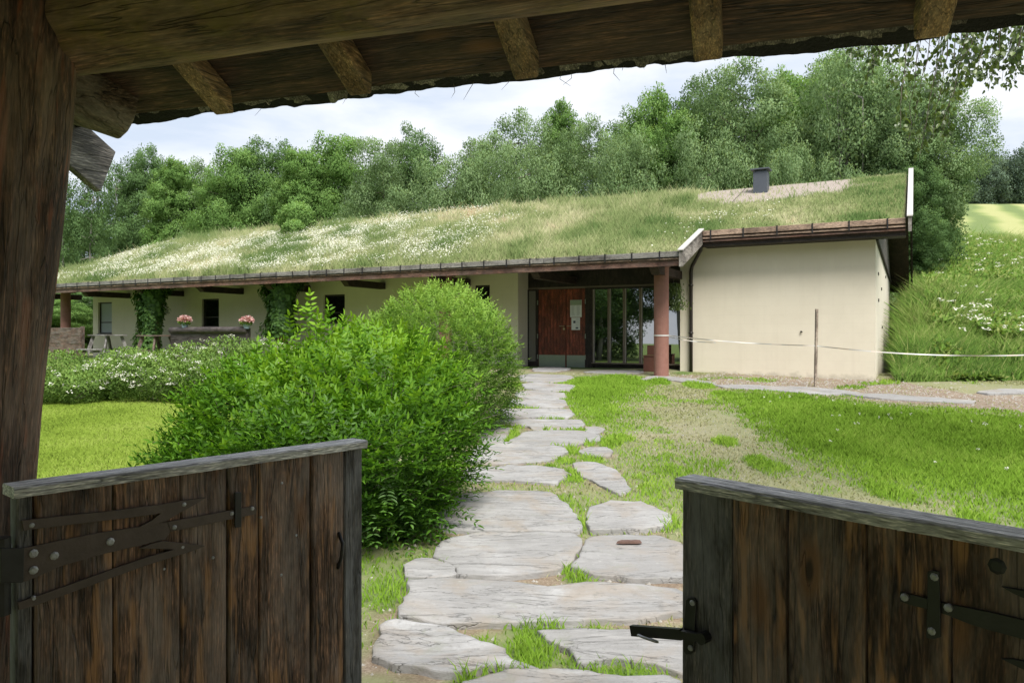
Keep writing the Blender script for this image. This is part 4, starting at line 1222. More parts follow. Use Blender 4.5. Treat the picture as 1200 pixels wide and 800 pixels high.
Q_ = np.vstack([Q_, Qe + len(V)]); T_ = np.vstack([T_, Te + len(V)]); V = np.vstack([V, Ve]); r_ = np.concatenate([r_, re_]); N_ = np.vstack([N_, Ne])
link('roof_grass', mesh_np('roof_grass', V, [Q_, T_], {'rnd': r_}, normals=N_), M['gr_roof'], None, 'meadow grass growing all over the sod roof', 'roof grass', kind='stuff')
# small white flowers
s, t = roof_pts(190000, S_L + .2, S_STEP + 1.5, -1.9, 4.9)
k_ = (t > np.where(s > S_STEP - .1, 0, -1.9)); s, t = s[k_], t[k_]
band = .5 * sm(.38, .72, vnoise(s, t, .45, 46, 4) + .16 * (1 - sm(.5, 3.4, t)) * (1 - sm(-9, -4, s)) - .16 * sm(-7, -1, s)) * sm(.3, .65, vnoise(s, t, 2.2, 146, 3))
k = (band * (1 - .6 * sm(2.2, 4.2, t)) * (1 + .9 * (1 - sm(-12, -6, s))) * (1 - .75 * sm(-5, -1, s)) > rng.random(len(s))) & (np.hypot((s - CH_S) / 2.4, (t - 4.2) / 1.8) > 1); s, t = s[k], t[k]
n = len(s)
X_, Y_ = h2w(s, t)
z = roof_z(t) + .10 + .16 * rng.random(n)
c3 = np.stack([X_, Y_, z], 1)
d3 = rand_unit(n, rng) * np.array([1, 1, .5]); nn = rand_unit(n, rng) * .5 + np.array([0, -.5, .8])
V, Q_, r_, N_ = leaf_quads(c3, d3, nn, .022 + .03 * rng.random(n), .02 + .026 * rng.random(n), rng.random(n), .05, np.tile([0.0, -.35, .94], (n, 1)))
link('roof_flowers', mesh_np('roof_flowers', V, [Q_], {'rnd': r_}, normals=N_), M['white_fl'], None, 'mass of small white flowers among the roof grass', 'roof flowers', kind='stuff')

# ------------------------------------------------------------------ shrubs and bushes
def ellipsoid_pts(n, lobes, rng, shell=(.72, 1.02), zmin=None):
    """points near the surface of a union of ellipsoids (cx,cy,cz,rx,ry,rz), with outward normals"""
    w_ = np.array([l[3] * l[5] + l[3] * l[4] + l[4] * l[5] for l in lobes]); w_ = w_ / w_.sum()
    idx = rng.choice(len(lobes), n, p=w_)
    Lb = np.array(lobes)[idx]
    u_ = rand_unit(n, rng)
    lump = 1 + .16 * (vnoise(u_[:, 0] * 2 + Lb[:, 0] * 3, u_[:, 1] * 2 + u_[:, 2] * 2.7, 1.3, 66) - .5) * 2
    rr = (shell[0] + (shell[1] - shell[0]) * rng.random(n) ** .5) * lump
    p_ = Lb[:, :3] + u_ * Lb[:, 3:6] * rr[:, None]
    nr = u_ / Lb[:, 3:6]; nr /= np.linalg.norm(nr, axis=1)[:, None]
    keep = np.ones(n, bool)
    for l in lobes:
        l = np.array(l)
        q = (p_ - l[:3]) / l[3:6]
        keep &= (np.sum(q * q, 1) > .40)
    return p_[keep], nr[keep], rr[keep]

def sprig_bush(name, lobes, nsprig, leaflen, leafwd, pairs, splen, mat, label, cat, rng, up=.55, extra=None, stems=9, group=None):
    base = np.mean([l[:2] for l in lobes], axis=0)
    zb_ = float(gz(base[0], base[1]))
    p_, nr, rr = ellipsoid_pts(nsprig, lobes, rng)
    ok = p_[:, 2] > gz(p_[:, 0], p_[:, 1]) + .03
    p_, nr = p_[ok], nr[ok]
    d_ = nr * .75 + np.array([0, 0, up]) + rand_unit(len(p_), rng) * .45
    if extra is not None:
        p_ = np.vstack([p_, extra[0]]); d_ = np.vstack([d_, extra[1]])
    d_ /= np.linalg.norm(d_, axis=1)[:, None]
    n = len(p_)
    L_ = splen * (.6 + .7 * rng.random(n))
    side = np.cross(d_, np.array([0, 0, 1.0]) + rand_unit(n, rng) * .4); side /= np.linalg.norm(side, axis=1)[:, None]
    nrm = np.cross(side, d_)
    nrm[nrm[:, 2] < 0] *= -1
    C_, D_, N_, LL, WW, RR = [], [], [], [], [], []
    ow = np.vstack([nr, np.tile([0, 0, 1.0], (n - len(nr), 1))]) + np.array([0, 0, .35]); ow /= np.linalg.norm(ow, axis=1)[:, None]
    OW = []
    tone0 = np.clip(.40 + .45 * (rng.random(n) - .5) + .75 * nr_h(p_, lobes) + .25 * (vnoise(p_[:, 0] * 2.2, p_[:, 2] * 2.2 + p_[:, 1], 1.0, 79, 2) - .5), 0, 1)  # height term paints top light and shaded lower parts into the leaf colour
    droop = np.array([0, 0, -1.0])
    for q in range(pairs):
        f = (q + .6) / pairs
        c_ = p_ + d_ * (L_ * f)[:, None] + droop * (L_ * .25 * f * f)[:, None]
        sz = leaflen * (.75 + .5 * rng.random(n)) * (1 - .35 * abs(f - .5))
        for sg in (-1, 1):
            C_.append(c_); D_.append(side * sg * 1.0 + d_ * .65 + rand_unit(n, rng) * .25 + droop * .15)
            N_.append(nrm + rand_unit(n, rng) * .35); OW.append(ow); LL.append(sz); WW.append(sz * leafwd * (.85 + .3 * rng.random(n)))
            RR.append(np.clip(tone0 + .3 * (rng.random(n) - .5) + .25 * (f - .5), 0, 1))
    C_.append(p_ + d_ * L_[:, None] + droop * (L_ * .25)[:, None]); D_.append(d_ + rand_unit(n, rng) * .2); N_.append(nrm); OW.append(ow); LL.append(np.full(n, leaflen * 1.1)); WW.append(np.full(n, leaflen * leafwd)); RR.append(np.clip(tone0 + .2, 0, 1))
    C_ = np.vstack(C_); D_ = np.vstack(D_); N_ = np.vstack(N_)
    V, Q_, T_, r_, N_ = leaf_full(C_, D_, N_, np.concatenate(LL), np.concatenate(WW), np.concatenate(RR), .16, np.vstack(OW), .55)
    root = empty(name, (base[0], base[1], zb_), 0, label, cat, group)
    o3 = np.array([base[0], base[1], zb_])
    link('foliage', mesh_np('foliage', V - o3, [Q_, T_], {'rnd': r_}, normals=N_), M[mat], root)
    b = MB()
    for q in range(stems):
        l = lobes[q % len(lobes)]
        tip = np.array([l[0], l[1], l[2]]) + rand_unit(1, rng)[0] * np.array(l[3:6]) * .7
        st_ = np.array([base[0] + rng.normal() * .15, base[1] + rng.normal() * .15, zb_ - .02])
        md = .5 * (st_ + tip) + np.array([0, 0, .12])
        b.tube(np.array([st_, md, tip]) - o3, [.018, .013, .006], 6)
    # fine shoots that carry the outer leaves
    for q in rng.choice(n, min(n, 260), replace=False):
        b.tube(np.array([p_[q] - d_[q] * .12, p_[q] + d_[q] * L_[q] * .5 + droop * L_[q] * .06, p_[q] + d_[q] * L_[q] + droop * L_[q] * .25]) - o3, [.004, .003, .0015], 4, cap=False)
    b.build('stems', M['bark'], root)
    return root
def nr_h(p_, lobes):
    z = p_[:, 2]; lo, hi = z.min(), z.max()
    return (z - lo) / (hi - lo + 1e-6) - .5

rng = np.random.default_rng(31)
ex_p = np.array([P(372, 392, 6.1), P(366, 384, 6.1), P(398, 398, 6.1), P(384, 402, 6.1), P(360, 392, 6.1), P(390, 394, 6.15), P(376, 404, 6.05), P(368, 408, 6.05), P(340, 410, 6.0), P(300, 425, 6.0), P(352, 392, 6.1)])
ex_d = np.array([(.05, 0, 1)] * len(ex_p)) + rand_unit(len(ex_p), rng) * .18
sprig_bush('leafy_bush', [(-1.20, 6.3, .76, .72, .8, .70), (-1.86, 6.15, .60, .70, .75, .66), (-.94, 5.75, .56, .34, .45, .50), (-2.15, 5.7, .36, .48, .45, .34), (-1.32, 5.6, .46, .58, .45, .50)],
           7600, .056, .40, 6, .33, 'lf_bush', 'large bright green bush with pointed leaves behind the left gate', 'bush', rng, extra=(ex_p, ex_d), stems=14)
ex_p = np.array([P(462, 372, 9.9), P(468, 368, 10), P(456, 380, 9.8)]); ex_d = np.array([(.1, 0, 1.0)] * 3)
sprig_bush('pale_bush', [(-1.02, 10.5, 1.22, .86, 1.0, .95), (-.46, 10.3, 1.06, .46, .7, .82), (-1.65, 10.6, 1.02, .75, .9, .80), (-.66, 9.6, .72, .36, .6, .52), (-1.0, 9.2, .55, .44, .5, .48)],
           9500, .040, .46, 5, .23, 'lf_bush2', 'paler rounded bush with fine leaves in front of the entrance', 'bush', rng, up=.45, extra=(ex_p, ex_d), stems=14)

def quad_shrub(name, lobes, nleaf, ll, lw, mat, rng, label, cat, group=None, flowers=0, fmat='white_fl', fsize=.05, fl_top=.2, root=None, parts=True):
    base = np.mean([l[:2] for l in lobes], axis=0)
    zb_ = float(gz(base[0], base[1]))
    o3 = np.array([base[0], base[1], zb_])
    p_, nr, rr = ellipsoid_pts(nleaf, lobes, rng, (.6, 1.05))
    ok = p_[:, 2] > gz(p_[:, 0], p_[:, 1]) + .02
    p_, nr = p_[ok], nr[ok]; n = len(p_)
    d_ = nr * .6 + rand_unit(n, rng) * .8 + np.array([0, 0, .25])
    tone = np.clip(.45 + .6 * (rng.random(n) - .5) + .4 * (vnoise(p_[:, 0] * 3, p_[:, 2] * 3 + p_[:, 1], 1.0, 77) - .5), 0, 1)
    V, Q_, r_, N_ = leaf_quads(p_, d_, nr + rand_unit(n, rng) * .6, ll * (.6 + .8 * rng.random(n)), lw * (.6 + .8 * rng.random(n)), tone, .15, nr, .6)
    root = empty(name, tuple(o3), 0, label, cat, group)
    link('foliage', mesh_np('foliage', V - o3, [Q_], {'rnd': r_}, normals=N_), M[mat], root)
    if flowers:
        p_, nr, rr = ellipsoid_pts(flowers * 3, lobes, rng, (1.0, 1.08))
        top = np.array([l[2] for l in lobes]).mean()
        k = (nr[:, 2] > -.1) & (vnoise(p_[:, 0] * 2, p_[:, 2] * 2, 1.4, 78) > .38); p_, nr = p_[k][:flowers], nr[k][:flowers]
        # each blossom head: a disc of small petals
        m = 12
        c_ = np.repeat(p_, m, 0) + rand_unit(len(p_) * m, rng) * fsize * np.array([1, 1, .45])
        n_ = len(c_)
        V, Q_, r_, N_ = leaf_quads(c_, rand_unit(n_, rng) * np.array([1, 1, .4]), np.repeat(nr, m, 0) + np.array([0, -.3, .9]) + rand_unit(n_, rng) * .3, fsize * .55 * (.7 + .6 * rng.random(n_)), fsize * .5 * (.7 + .6 * rng.random(n_)), rng.random(n_), .05, np.tile([0.0, -.35, .94], (n_, 1)))
        link('blossoms', mesh_np('blossoms', V - o3, [Q_], {'rnd': r_}, normals=N_), M[fmat], root)
    b = MB()
    for q in range(6):
        l = lobes[q % len(lobes)]
        tip = np.array(l[:3]) + rand_unit(1, rng)[0] * np.array(l[3:6]) * .5
        b.tube([(rng.normal() * .08, rng.normal() * .08, -.02), tuple(.5 * (tip - o3)), tuple(tip - o3)], [.012, .009, .004], 5)
    b.build('stems', M['bark'], root)
    return root

rng = np.random.default_rng(37)
SH = [ # px centre, top y, half width px, depth, flowers, label
 (70, 402, 38, 16.2, 8, 'leftmost low shrub of the flower row, with almost no blossoms'),
 (85, 425, 38, 14.6, 26, 'pale green flowering shrub beside the gate post'),
 (122, 412, 36, 15.2, 60, 'dense white flowering shrub below the grey picnic table'),
 (150, 398, 40, 16.6, 40, 'tall spreading shrub behind the flower row below the vine column'),
 (178, 405, 40, 14.9, 110, 'shrub with the most white blossom in the flower row'),
 (215, 395, 38, 16.2, 70, 'white flowering shrub below the dark balustrade'),
 (240, 405, 36, 14.8, 50, 'white flowering shrub half behind the big green bush'),
 (268, 386, 38, 16.0, 80, 'tall white flowering shrub touching the dark balustrade'),
 (310, 390, 40, 15.6, 40, 'white flowering shrub hidden behind the big green bush')]
for px, ty, hw, Y, fl, lab in SH:
    X0, _, Zt = P(px, ty + 10, Y)
    z0 = float(gz(X0, Y)); R_ = hw / FPX * Y
    hh = Zt - z0
    lobes = [(X0, Y, z0 + hh * .5, R_, .62, hh * .52), (X0 - R_ * .5, Y - .15, z0 + hh * .4, R_ * .6, .5, hh * .42), (X0 + R_ * .5, Y - .1, z0 + hh * .42, R_ * .6, .5, hh * .45)]
    quad_shrub('flowering_shrub', lobes, 7000, .055, .032, 'lf_shrub', rng, lab, 'shrub', 'flowering shrubs along the veranda', fl, 'white_fl', .05)

# young bushes growing on the roof ridge
for px, py, rpx, lab in ((348, 256, 20, 'round green bush growing on the roof ridge'), (345, 272, 13, 'small low bush on the roof slope below the ridge bush')):
    t0 = 3.9 if py < 260 else 3.0
    s0 = hs(px, t0); X0, Y0 = h2w(s0, t0); zr0 = roof_z(t0)
    R_ = rpx / FPX * Y0
    zc = max(zr0 + R_ * .5, hz(py, s0, t0))
    n = 5200
    p_, nr, rr = ellipsoid_pts(n, [(0, 0, zc - zr0, R_, R_, R_ * .9), (R_ * .4, 0, zc - zr0 - R_ * .4, R_ * .7, R_ * .7, R_ * .6)], rng)
    n = len(p_)
    V, Q_, r2, N_ = leaf_quads(p_, nr + rand_unit(n, rng), nr + rand_unit(n, rng) * .6, .09 * (.6 + .8 * rng.random(n)), .06 * (.6 + .8 * rng.random(n)), np.clip(rng.random(n) * .8 + .15, 0, 1), .15, nr, .6)
    root = empty('roof_bush', (X0, Y0, zr0), 0, lab, 'bush')
    link('foliage', mesh_np('foliage', V, [Q_], {'rnd': r2}, normals=N_), M['lf_green'], root)
    b = MB()
    for q in range(4): b.tube([(0, 0, -.05), (rng.normal() * .1, rng.normal() * .1, zc - zr0)], [.02, .008], 5)
    b.build('stems', M['bark'], root)

# vines on two columns, hanging plant at the entrance
def vine(px, t, wpx, lab, z_lo, lean):
    s0 = hs(px, t); X0, Y0 = h2w(s0, t)
    zt_ = roof_z(t) - .42; z0 = .7
    n = 5200
    zz = z_lo + (zt_ - z_lo) * rng.random(n) ** .8
    f = (zz - z_lo) / (zt_ - z_lo)
    an = rng.random(n) * 2 * np.pi
    R_ = (.20 + .30 * f ** 2 + .2 * np.exp(-((f - .1) / .2) ** 2)) * (.45 + 1.15 * vnoise(zz * 3.2 + np.cos(an) * 1.5, np.sin(an) * 1.5 + 4, 1.0, 12, 2)) * (.75 + .5 * rng.random(n))
    loc = np.stack([R_ * np.cos(an) * 1.15 + lean * (1 - f), R_ * np.sin(an) * .75 - .05, zz - z0], 1)
    out_ = np.stack([np.cos(an), np.sin(an), np.full(n, -.35)], 1)
    d_ = out_ * .5 + np.array([0, 0, -.8]) + rand_unit(n, rng) * .5
    V, Q_, r2, N_ = leaf_quads(loc, d_, out_ + np.array([0, 0, .7]) + rand_unit(n, rng) * .3, .10 * (.6 + .8 * rng.random(n)), .09 * (.6 + .8 * rng.random(n)), rng.random(n) * .9, .15, out_ / np.linalg.norm(out_, axis=1)[:, None], .5)
    root = empty('climbing_vine', (X0, Y0, z0), RZ, lab, 'vine', 'vines on the veranda columns')
    link('foliage', mesh_np('foliage', V, [Q_], {'rnd': r2}, normals=N_), M['lf_vine'], root)
    b = MB()
    zz = np.linspace(0, zt_ - z0, 24)
    for ph in (0, 2.2): b.tube(np.stack([.19 * np.cos(zz * 2 + ph), .19 * np.sin(zz * 2 + ph), zz], 1), .014, 6)
    b.build('stem', M['bark'], root)
vine(179, TC, 28, 'full climbing vine wrapping its column down to the shrubs', .75, -.12)
vine(330, TC, 30, 'shorter climbing vine bunched at the top of its column', 1.55, 0)
s0 = hs(789.5, -.35); X0, Y0 = h2w(s0, -.35); zt_ = hz(331, s0, -.35)
n = 1500
f = rng.random(n)
loc = np.stack([rng.normal(size=n) * .10 * (.6 + f), rng.normal(size=n) * .07, -f * .62], 1)
V, Q_, r2, N_ = leaf_quads(loc, np.array([0, 0, -1.0]) + rand_unit(n, rng) * .6, rand_unit(n, rng), .06 * (.6 + .8 * rng.random(n)), .03 * (.6 + .8 * rng.random(n)), .3 + .6 * rng.random(n))
root = empty('hanging_plant', (X0, Y0, zt_), RZ, 'green plant hanging between the red column and the wing wall', 'plant')
link('foliage', mesh_np('foliage', V, [Q_], {'rnd': r2}), M['lf_birch'], root)
b = MB(); b.tube([(0, 0, -.3), (0, 0, .25)], .006, 5); b.build('stem', M['bark'], root)

# ------------------------------------------------------------------ veranda furniture
def at_h(px, t): 
    s_ = hs(px, t); return (*h2w(s_, t), s_)
def balustrade(pxa, pxb, t, ytop, mat, lab, logtop):
    a0, a1 = hs(pxa, t), hs(pxb, t); mid = .5 * (a0 + a1)
    X0, Y0 = h2w(mid, t); g0_ = .70
    zt_ = hz(ytop, mid, t) - g0_
    hw = (a1 - a0) / 2
    r_ = empty('balustrade', (X0, Y0, g0_), RZ, lab, 'balustrade', 'wooden balustrades of the veranda')
    b = MB()
    if logtop:
        nb = 3; hgt = (zt_ - .1) / nb
        for q in range(nb): b.box(-hw, hw, -.04, .04, .08 + q * hgt, .08 + (q + 1) * hgt - .012)
        b.build('boards', M[mat], r_, bevel=.01)
        b = MB(); xs = np.linspace(-hw * 1.0, hw * 1.0, 9); b.tube([(x_, -.02, zt_ - .06) for x_ in xs], .10, 12); b.build('top_log', M[mat], r_, smooth=True)
    else:
        nb = 4; hgt = (zt_ - .05) / nb
        for q in range(nb): b.box(-hw, hw, -.03, .03, .05 + q * hgt, .05 + (q + 1) * hgt - .012)
        b.build('boards', M[mat], r_, bevel=.006)
    for sx in (-hw + .07, hw - .07):
        b = MB(); b.box(sx - .05, sx + .05, .045, .14, -.05, zt_ + (0 if logtop else .03)); b.build('post', M[mat], r_, bevel=.006)
    return r_, X0, Y0, g0_ + zt_
balustrade(42, 95, -2.5, 383.5, 'brownbench', 'weathered brown plank balustrade next to the gate post', False)
balustrade(201, 290, -2.3, 384.5, 'darkbench', 'dark plank balustrade with a thick log on top, carrying flower pots', True)

def picnic(px, t, ytop, half, lab, mat):
    s_ = hs(px, t); X0, Y0 = h2w(s_, t); g0_ = .70; zt_ = hz(ytop, s_, t) - g0_
    r_ = empty('picnic_table', (X0, Y0, g0_), RZ, lab, 'table')
    b = MB()
    for q in range(5): b.box(-half, half, -.36 + q * .145, -.36 + q * .145 + .135, zt_ - .04, zt_)
    b.build('tabletop', M[mat], r_, bevel=.004)
    for sx in (-half + .15, half - .15):
        for sg in (-1, 1):
            b = MB(); b.bar((sx, sg * .25, zt_ - .045), (sx + (.18 if sx > 0 else -.1), sg * .5, .0), .05, .10); b.build('leg', M[mat], r_)
    for sg in (-1, 1):
        b = MB(); b.box(-half, half, sg * .62 - .12, sg * .62 + .12, .40, .44); b.build('bench', M[mat], r_, bevel=.004)
    b = MB()
    for sx in (-half + .15, half - .15): b.box(sx - .085, sx - .03, -.7, .7, .33, .397)
    b.build('cross_bar', M[mat], r_)
picnic(126, -2.3, 392, .50, 'grey weathered picnic table below the small window', 'greytable')
picnic(183, -2.5, 392.5, .45, 'brown picnic table at the foot of the vine column', 'brownbench')

def flowerpot(px, ybase, t, lab, wpx):
    s_ = hs(px, t); X0, Y0 = h2w(s_, t); z0 = hz(ybase, s_, t)
    r_ = empty('flower_pot', (X0, Y0, z0), RZ, lab, 'flower pot', 'flower pots on the balustrade')
    b = MB(); 
    hh = np.array([0, .02, .13, .14]); rr_ = np.array([.075, .08, .105, .11])
    b.tube([(0, 0, q) for q in hh], rr_, 14); b.build('pot', M['pot'], r_, smooth=False)
    n = 520
    u_ = rand_unit(n, rng); p_ = u_ * np.array([.17, .14, .10]) * (.6 + .5 * rng.random(n))[:, None] + np.array([0, 0, .23])
    V, Q_, r2, N_ = leaf_quads(p_, u_ + rand_unit(n, rng) * .5, u_, .06 + .03 * rng.random(n), .05 + .02 * rng.random(n), rng.random(n), .05)
    up_ = np.repeat(p_[:, 2] > .20, 4)
    kf = p_[:, 2] > .20
    V4 = V.reshape(-1, 4, 3); R4 = r2.reshape(-1, 4)
    for nm_, kk, mt in (('blossoms', kf, 'pink_fl'), ('leaves', ~kf, 'lf_shrub')):
        Vk = V4[kk].reshape(-1, 3); q_ = np.arange(len(Vk) // 4) * 4
        link(nm_, mesh_np(nm_, Vk, [np.stack([q_, q_ + 1, q_ + 2, q_ + 3], 1)], {'rnd': R4[kk].ravel()}), M[mt], r_)
flowerpot(216.5, 384, -2.32, 'pot of pink flowers on the left end of the dark balustrade', 14)
flowerpot(289, 385, -2.32, 'pot of pink flowers on the right end of the dark balustrade', 14)

# ------------------------------------------------------------------ stake and barrier tape
sx_, sy_ = G(955.5, 453)
zs_ = float(gz(sx_, sy_))
st_h = (E - (362 - HY) / FPX * sy_) - zs_
b = MB(); b.box(-.024, .024, -.02, .02, -.1, st_h)
o = b.build('wooden_stake', M['stake'], label='slim wooden stake holding the barrier tape in front of the wing', cat='stake', group='stakes of the barrier'); o.location = (sx_, sy_, zs_); o.rotation_euler = (0.015, .01, .3)
s2x, s2y = 12.2, 14.2
z2_ = float(gz(s2x, s2y))
b = MB(); b.box(-.024, .024, -.02, .02, -.1, 1.2)
o = b.build('wooden_stake', M['stake'], label='wooden stake at the far right end of the barrier tape', cat='stake', group='stakes of the barrier'); o.location = (s2x, s2y, z2_)
a = NT('tape_plastic')
stripe = a.ramp(a.math('FRACT', a.math('MULTIPLY', a.attr('along'), 1.6)), [(0.0, (0.62, 0.61, 0.59)), (0.66, (0.62, 0.61, 0.59)), (0.68, (0.72, 0.64, 0.57)), (0.98, (0.72, 0.64, 0.57))])
M['tape'] = a.princ(stripe, 0.5)
TS = []
def tape_run(p, q, sag, n=48, wdt=.022, tw=1.5):
    p, q = np.array(p), np.array(q)
    f = np.linspace(0, 1, n)
    c_ = p + (q - p) * f[:, None]; c_[:, 2] -= sag * 4 * f * (1 - f)
    d_ = (q - p) / np.linalg.norm(q - p)
    sd_ = np.cross(d_, [0, 0, 1.0]); sd_ /= np.linalg.norm(sd_)
    an = .5 * np.sin(f * tw * 6.28) + .25 * np.sin(f * 31)
    off = (np.cos(an)[:, None] * np.array([0, 0, 1.0]) + np.sin(an)[:, None] * sd_) * wdt / 2
    V = np.stack([c_ - off, c_ + off], 1).reshape(-1, 3)
    i_ = np.arange(n - 1) * 2
    return V, np.stack([i_, i_ + 1, i_ + 3, i_ + 2], 1), np.repeat(f * np.linalg.norm(q - p), 2)
scol = hs(775, TC); cX, cY = h2w(scol, TC)
zcol = hz(393, scol, TC)
pst = (sx_, sy_ - .024, E - (405 - HY) / FPX * sy_)
runs = []
cr_ = .172
# around the column
th = np.linspace(0, 2 * np.pi, 30)
ring = np.stack([cX + cr_ * np.cos(th), cY + cr_ * np.sin(th), np.full(30, zcol)], 1)
Vr = np.stack([ring - [0, 0, .014], ring + [0, 0, .014]], 1).reshape(-1, 3)
ir = np.arange(29) * 2
runs.append((Vr, np.stack([ir, ir + 1, ir + 3, ir + 2], 1), np.repeat(th * cr_, 2)))
st0 = (cX + cr_ * .85, cY - cr_ * .5, zcol)
runs.append(tape_run(st0, pst, .04))
runs.append(tape_run((st0[0], st0[1], st0[2] - .03), (sx_ - 1.75, sy_ + .85, pst[2] + .055), .03, 24, .02))
pe = (s2x, s2y - .022, E - (404 - HY) / FPX * s2y)
runs.append(tape_run(pst, pe, .20, 70, .024, 2.5))
V = []; Qs = []; al = []; nn_ = 0
for v_, q_, a_ in runs:
    V.append(v_); Qs.append(q_ + nn_); al.append(a_); nn_ += len(v_)
link('barrier_tape', mesh_np('barrier_tape', np.vstack(V), Qs, {'along': np.concatenate(al)}), M['tape'], None, 'thin white and red barrier tape strung from the red column past the stake', 'barrier tape')

# ------------------------------------------------------------------ the grassy bank on the right
rng = np.random.default_rng(47)
n = 330000
y = 15.5 + 27 * rng.random(n) ** 1.4; x = .50 * y + (1.5 + .30 * y) * rng.random(n)
e_ = x - .5075 * y
toe = 15.75 + .5 * (vnoise(x, y, .9, 88) - .5) + .4 * sm(0, 3, e_) * 0
k = (e_ > .06) & (y > toe) & in_view(x, y, 40)
x, y, e_ = x[k], y[k], e_[k]
edge = sm(0, 1.6, y - 15.75)
clump = vnoise(x, y, .7, 89)
weed = sm(.55, .7, vnoise(x, y, .35, 92))
h = (.16 + .55 * rng.random(len(x)) ** 1.4 * (.35 + 1.2 * clump) + .35 * weed * rng.random(len(x)) + np.where(rng.random(len(x)) < .04, .35, 0)) * (.45 + .55 * edge)
tone = np.clip(.38 + .9 * (vnoise(x, y, .6, 90, 4) - .5) + .55 * (rng.random(len(x)) - .5) + .1 * sm(20, 40, y), 0, .93)
tone = np.where(rng.random(len(x)) < .10, .8 + .2 * rng.random(len(x)), tone)
V, Q_, T_, r_, N_ = blades(x, y, gz(x, y) - .02, h, .010 + .016 * rng.random(len(x)) + .03 * weed * rng.random(len(x)), .25 + .9 * rng.random(len(x)), tone, rng)
link('bank_grass', mesh_np('bank_grass', V, [Q_, T_], {'rnd': r_}, normals=N_), M['gr_bank'], None, 'tall wild grass and weeds covering the bank right of the house', 'tall grass', kind='stuff')
# broad weed leaves between the grass
n = 150000
y = 15.8 + 22 * rng.random(n) ** 1.3; x = .51 * y + .9 + (1.2 + .28 * y) * rng.random(n)
k = in_view(x, y, 40) & (vnoise(x, y, .55, 93) > .40); x, y = x[k], y[k]; n = len(x)
c3 = np.stack([x, y, gz(x, y) + .05 + .6 * rng.random(n) * sm(15.6, 17.5, y)], 1)
V, Q_, r_, N_ = leaf_quads(c3, rand_unit(n, rng) + np.array([0, -.3, .2]), rand_unit(n, rng) * .5 + np.array([0, -.4, .8]), .09 + .10 * rng.random(n), .05 + .05 * rng.random(n), np.clip(.1 + .75 * rng.random(n), 0, .9), .15, np.tile([0.0, -.35, .94], (n, 1)), .5)
link('bank_weeds', mesh_np('bank_weeds', V, [Q_], {'rnd': r_}, normals=N_), M['gr_bank'], None, 'broad leaved weeds growing among the bank grass', 'weeds', kind='stuff')
# cow parsley heads
n = 420
y = 16.8 + 22 * rng.random(n) ** 1.3; x = .51 * y + 1.2 + (1.0 + .26 * y) * rng.random(n)
k = in_view(x, y, 40) & (vnoise(x, y, .9, 94) > .52); x, y = x[k], y[k]; n = len(x)
m = 10
c3 = np.repeat(np.stack([x, y, gz(x, y) + .65 + .3 * rng.random(n)], 1), m, 0)
c3 = c3 + rand_unit(n * m, rng) * np.array([.075, .075, .03])
V, Q_, r_, N_ = leaf_quads(c3, rand_unit(n * m, rng) * np.array([1, 1, .3]), np.array([0, -.4, 1.0]) + rand_unit(n * m, rng) * .4, .045 + .04 * rng.random(n * m), .04 + .03 * rng.random(n * m), rng.random(n * m), .02, np.tile([0.0, -.35, .94], (n * m, 1)))
link('cow_parsley', mesh_np('cow_parsley', V, [Q_], {'rnd': r_}, normals=N_), M['white_fl'], None, 'white cow parsley heads scattered over the bank', 'wild flowers', kind='stuff')

# ------------------------------------------------------------------ trees
def branch_path(p, q, rng, bend=.12, n=6):
    p, q = np.array(p, float), np.array(q, float)
    f = np.linspace(0, 1, n)[:, None]
    L_ = np.linalg.norm(q - p)
    off = rng.normal(size=3) * bend * L_
    return p + (q - p) * f + off * (4 * f * (1 - f)) * .5

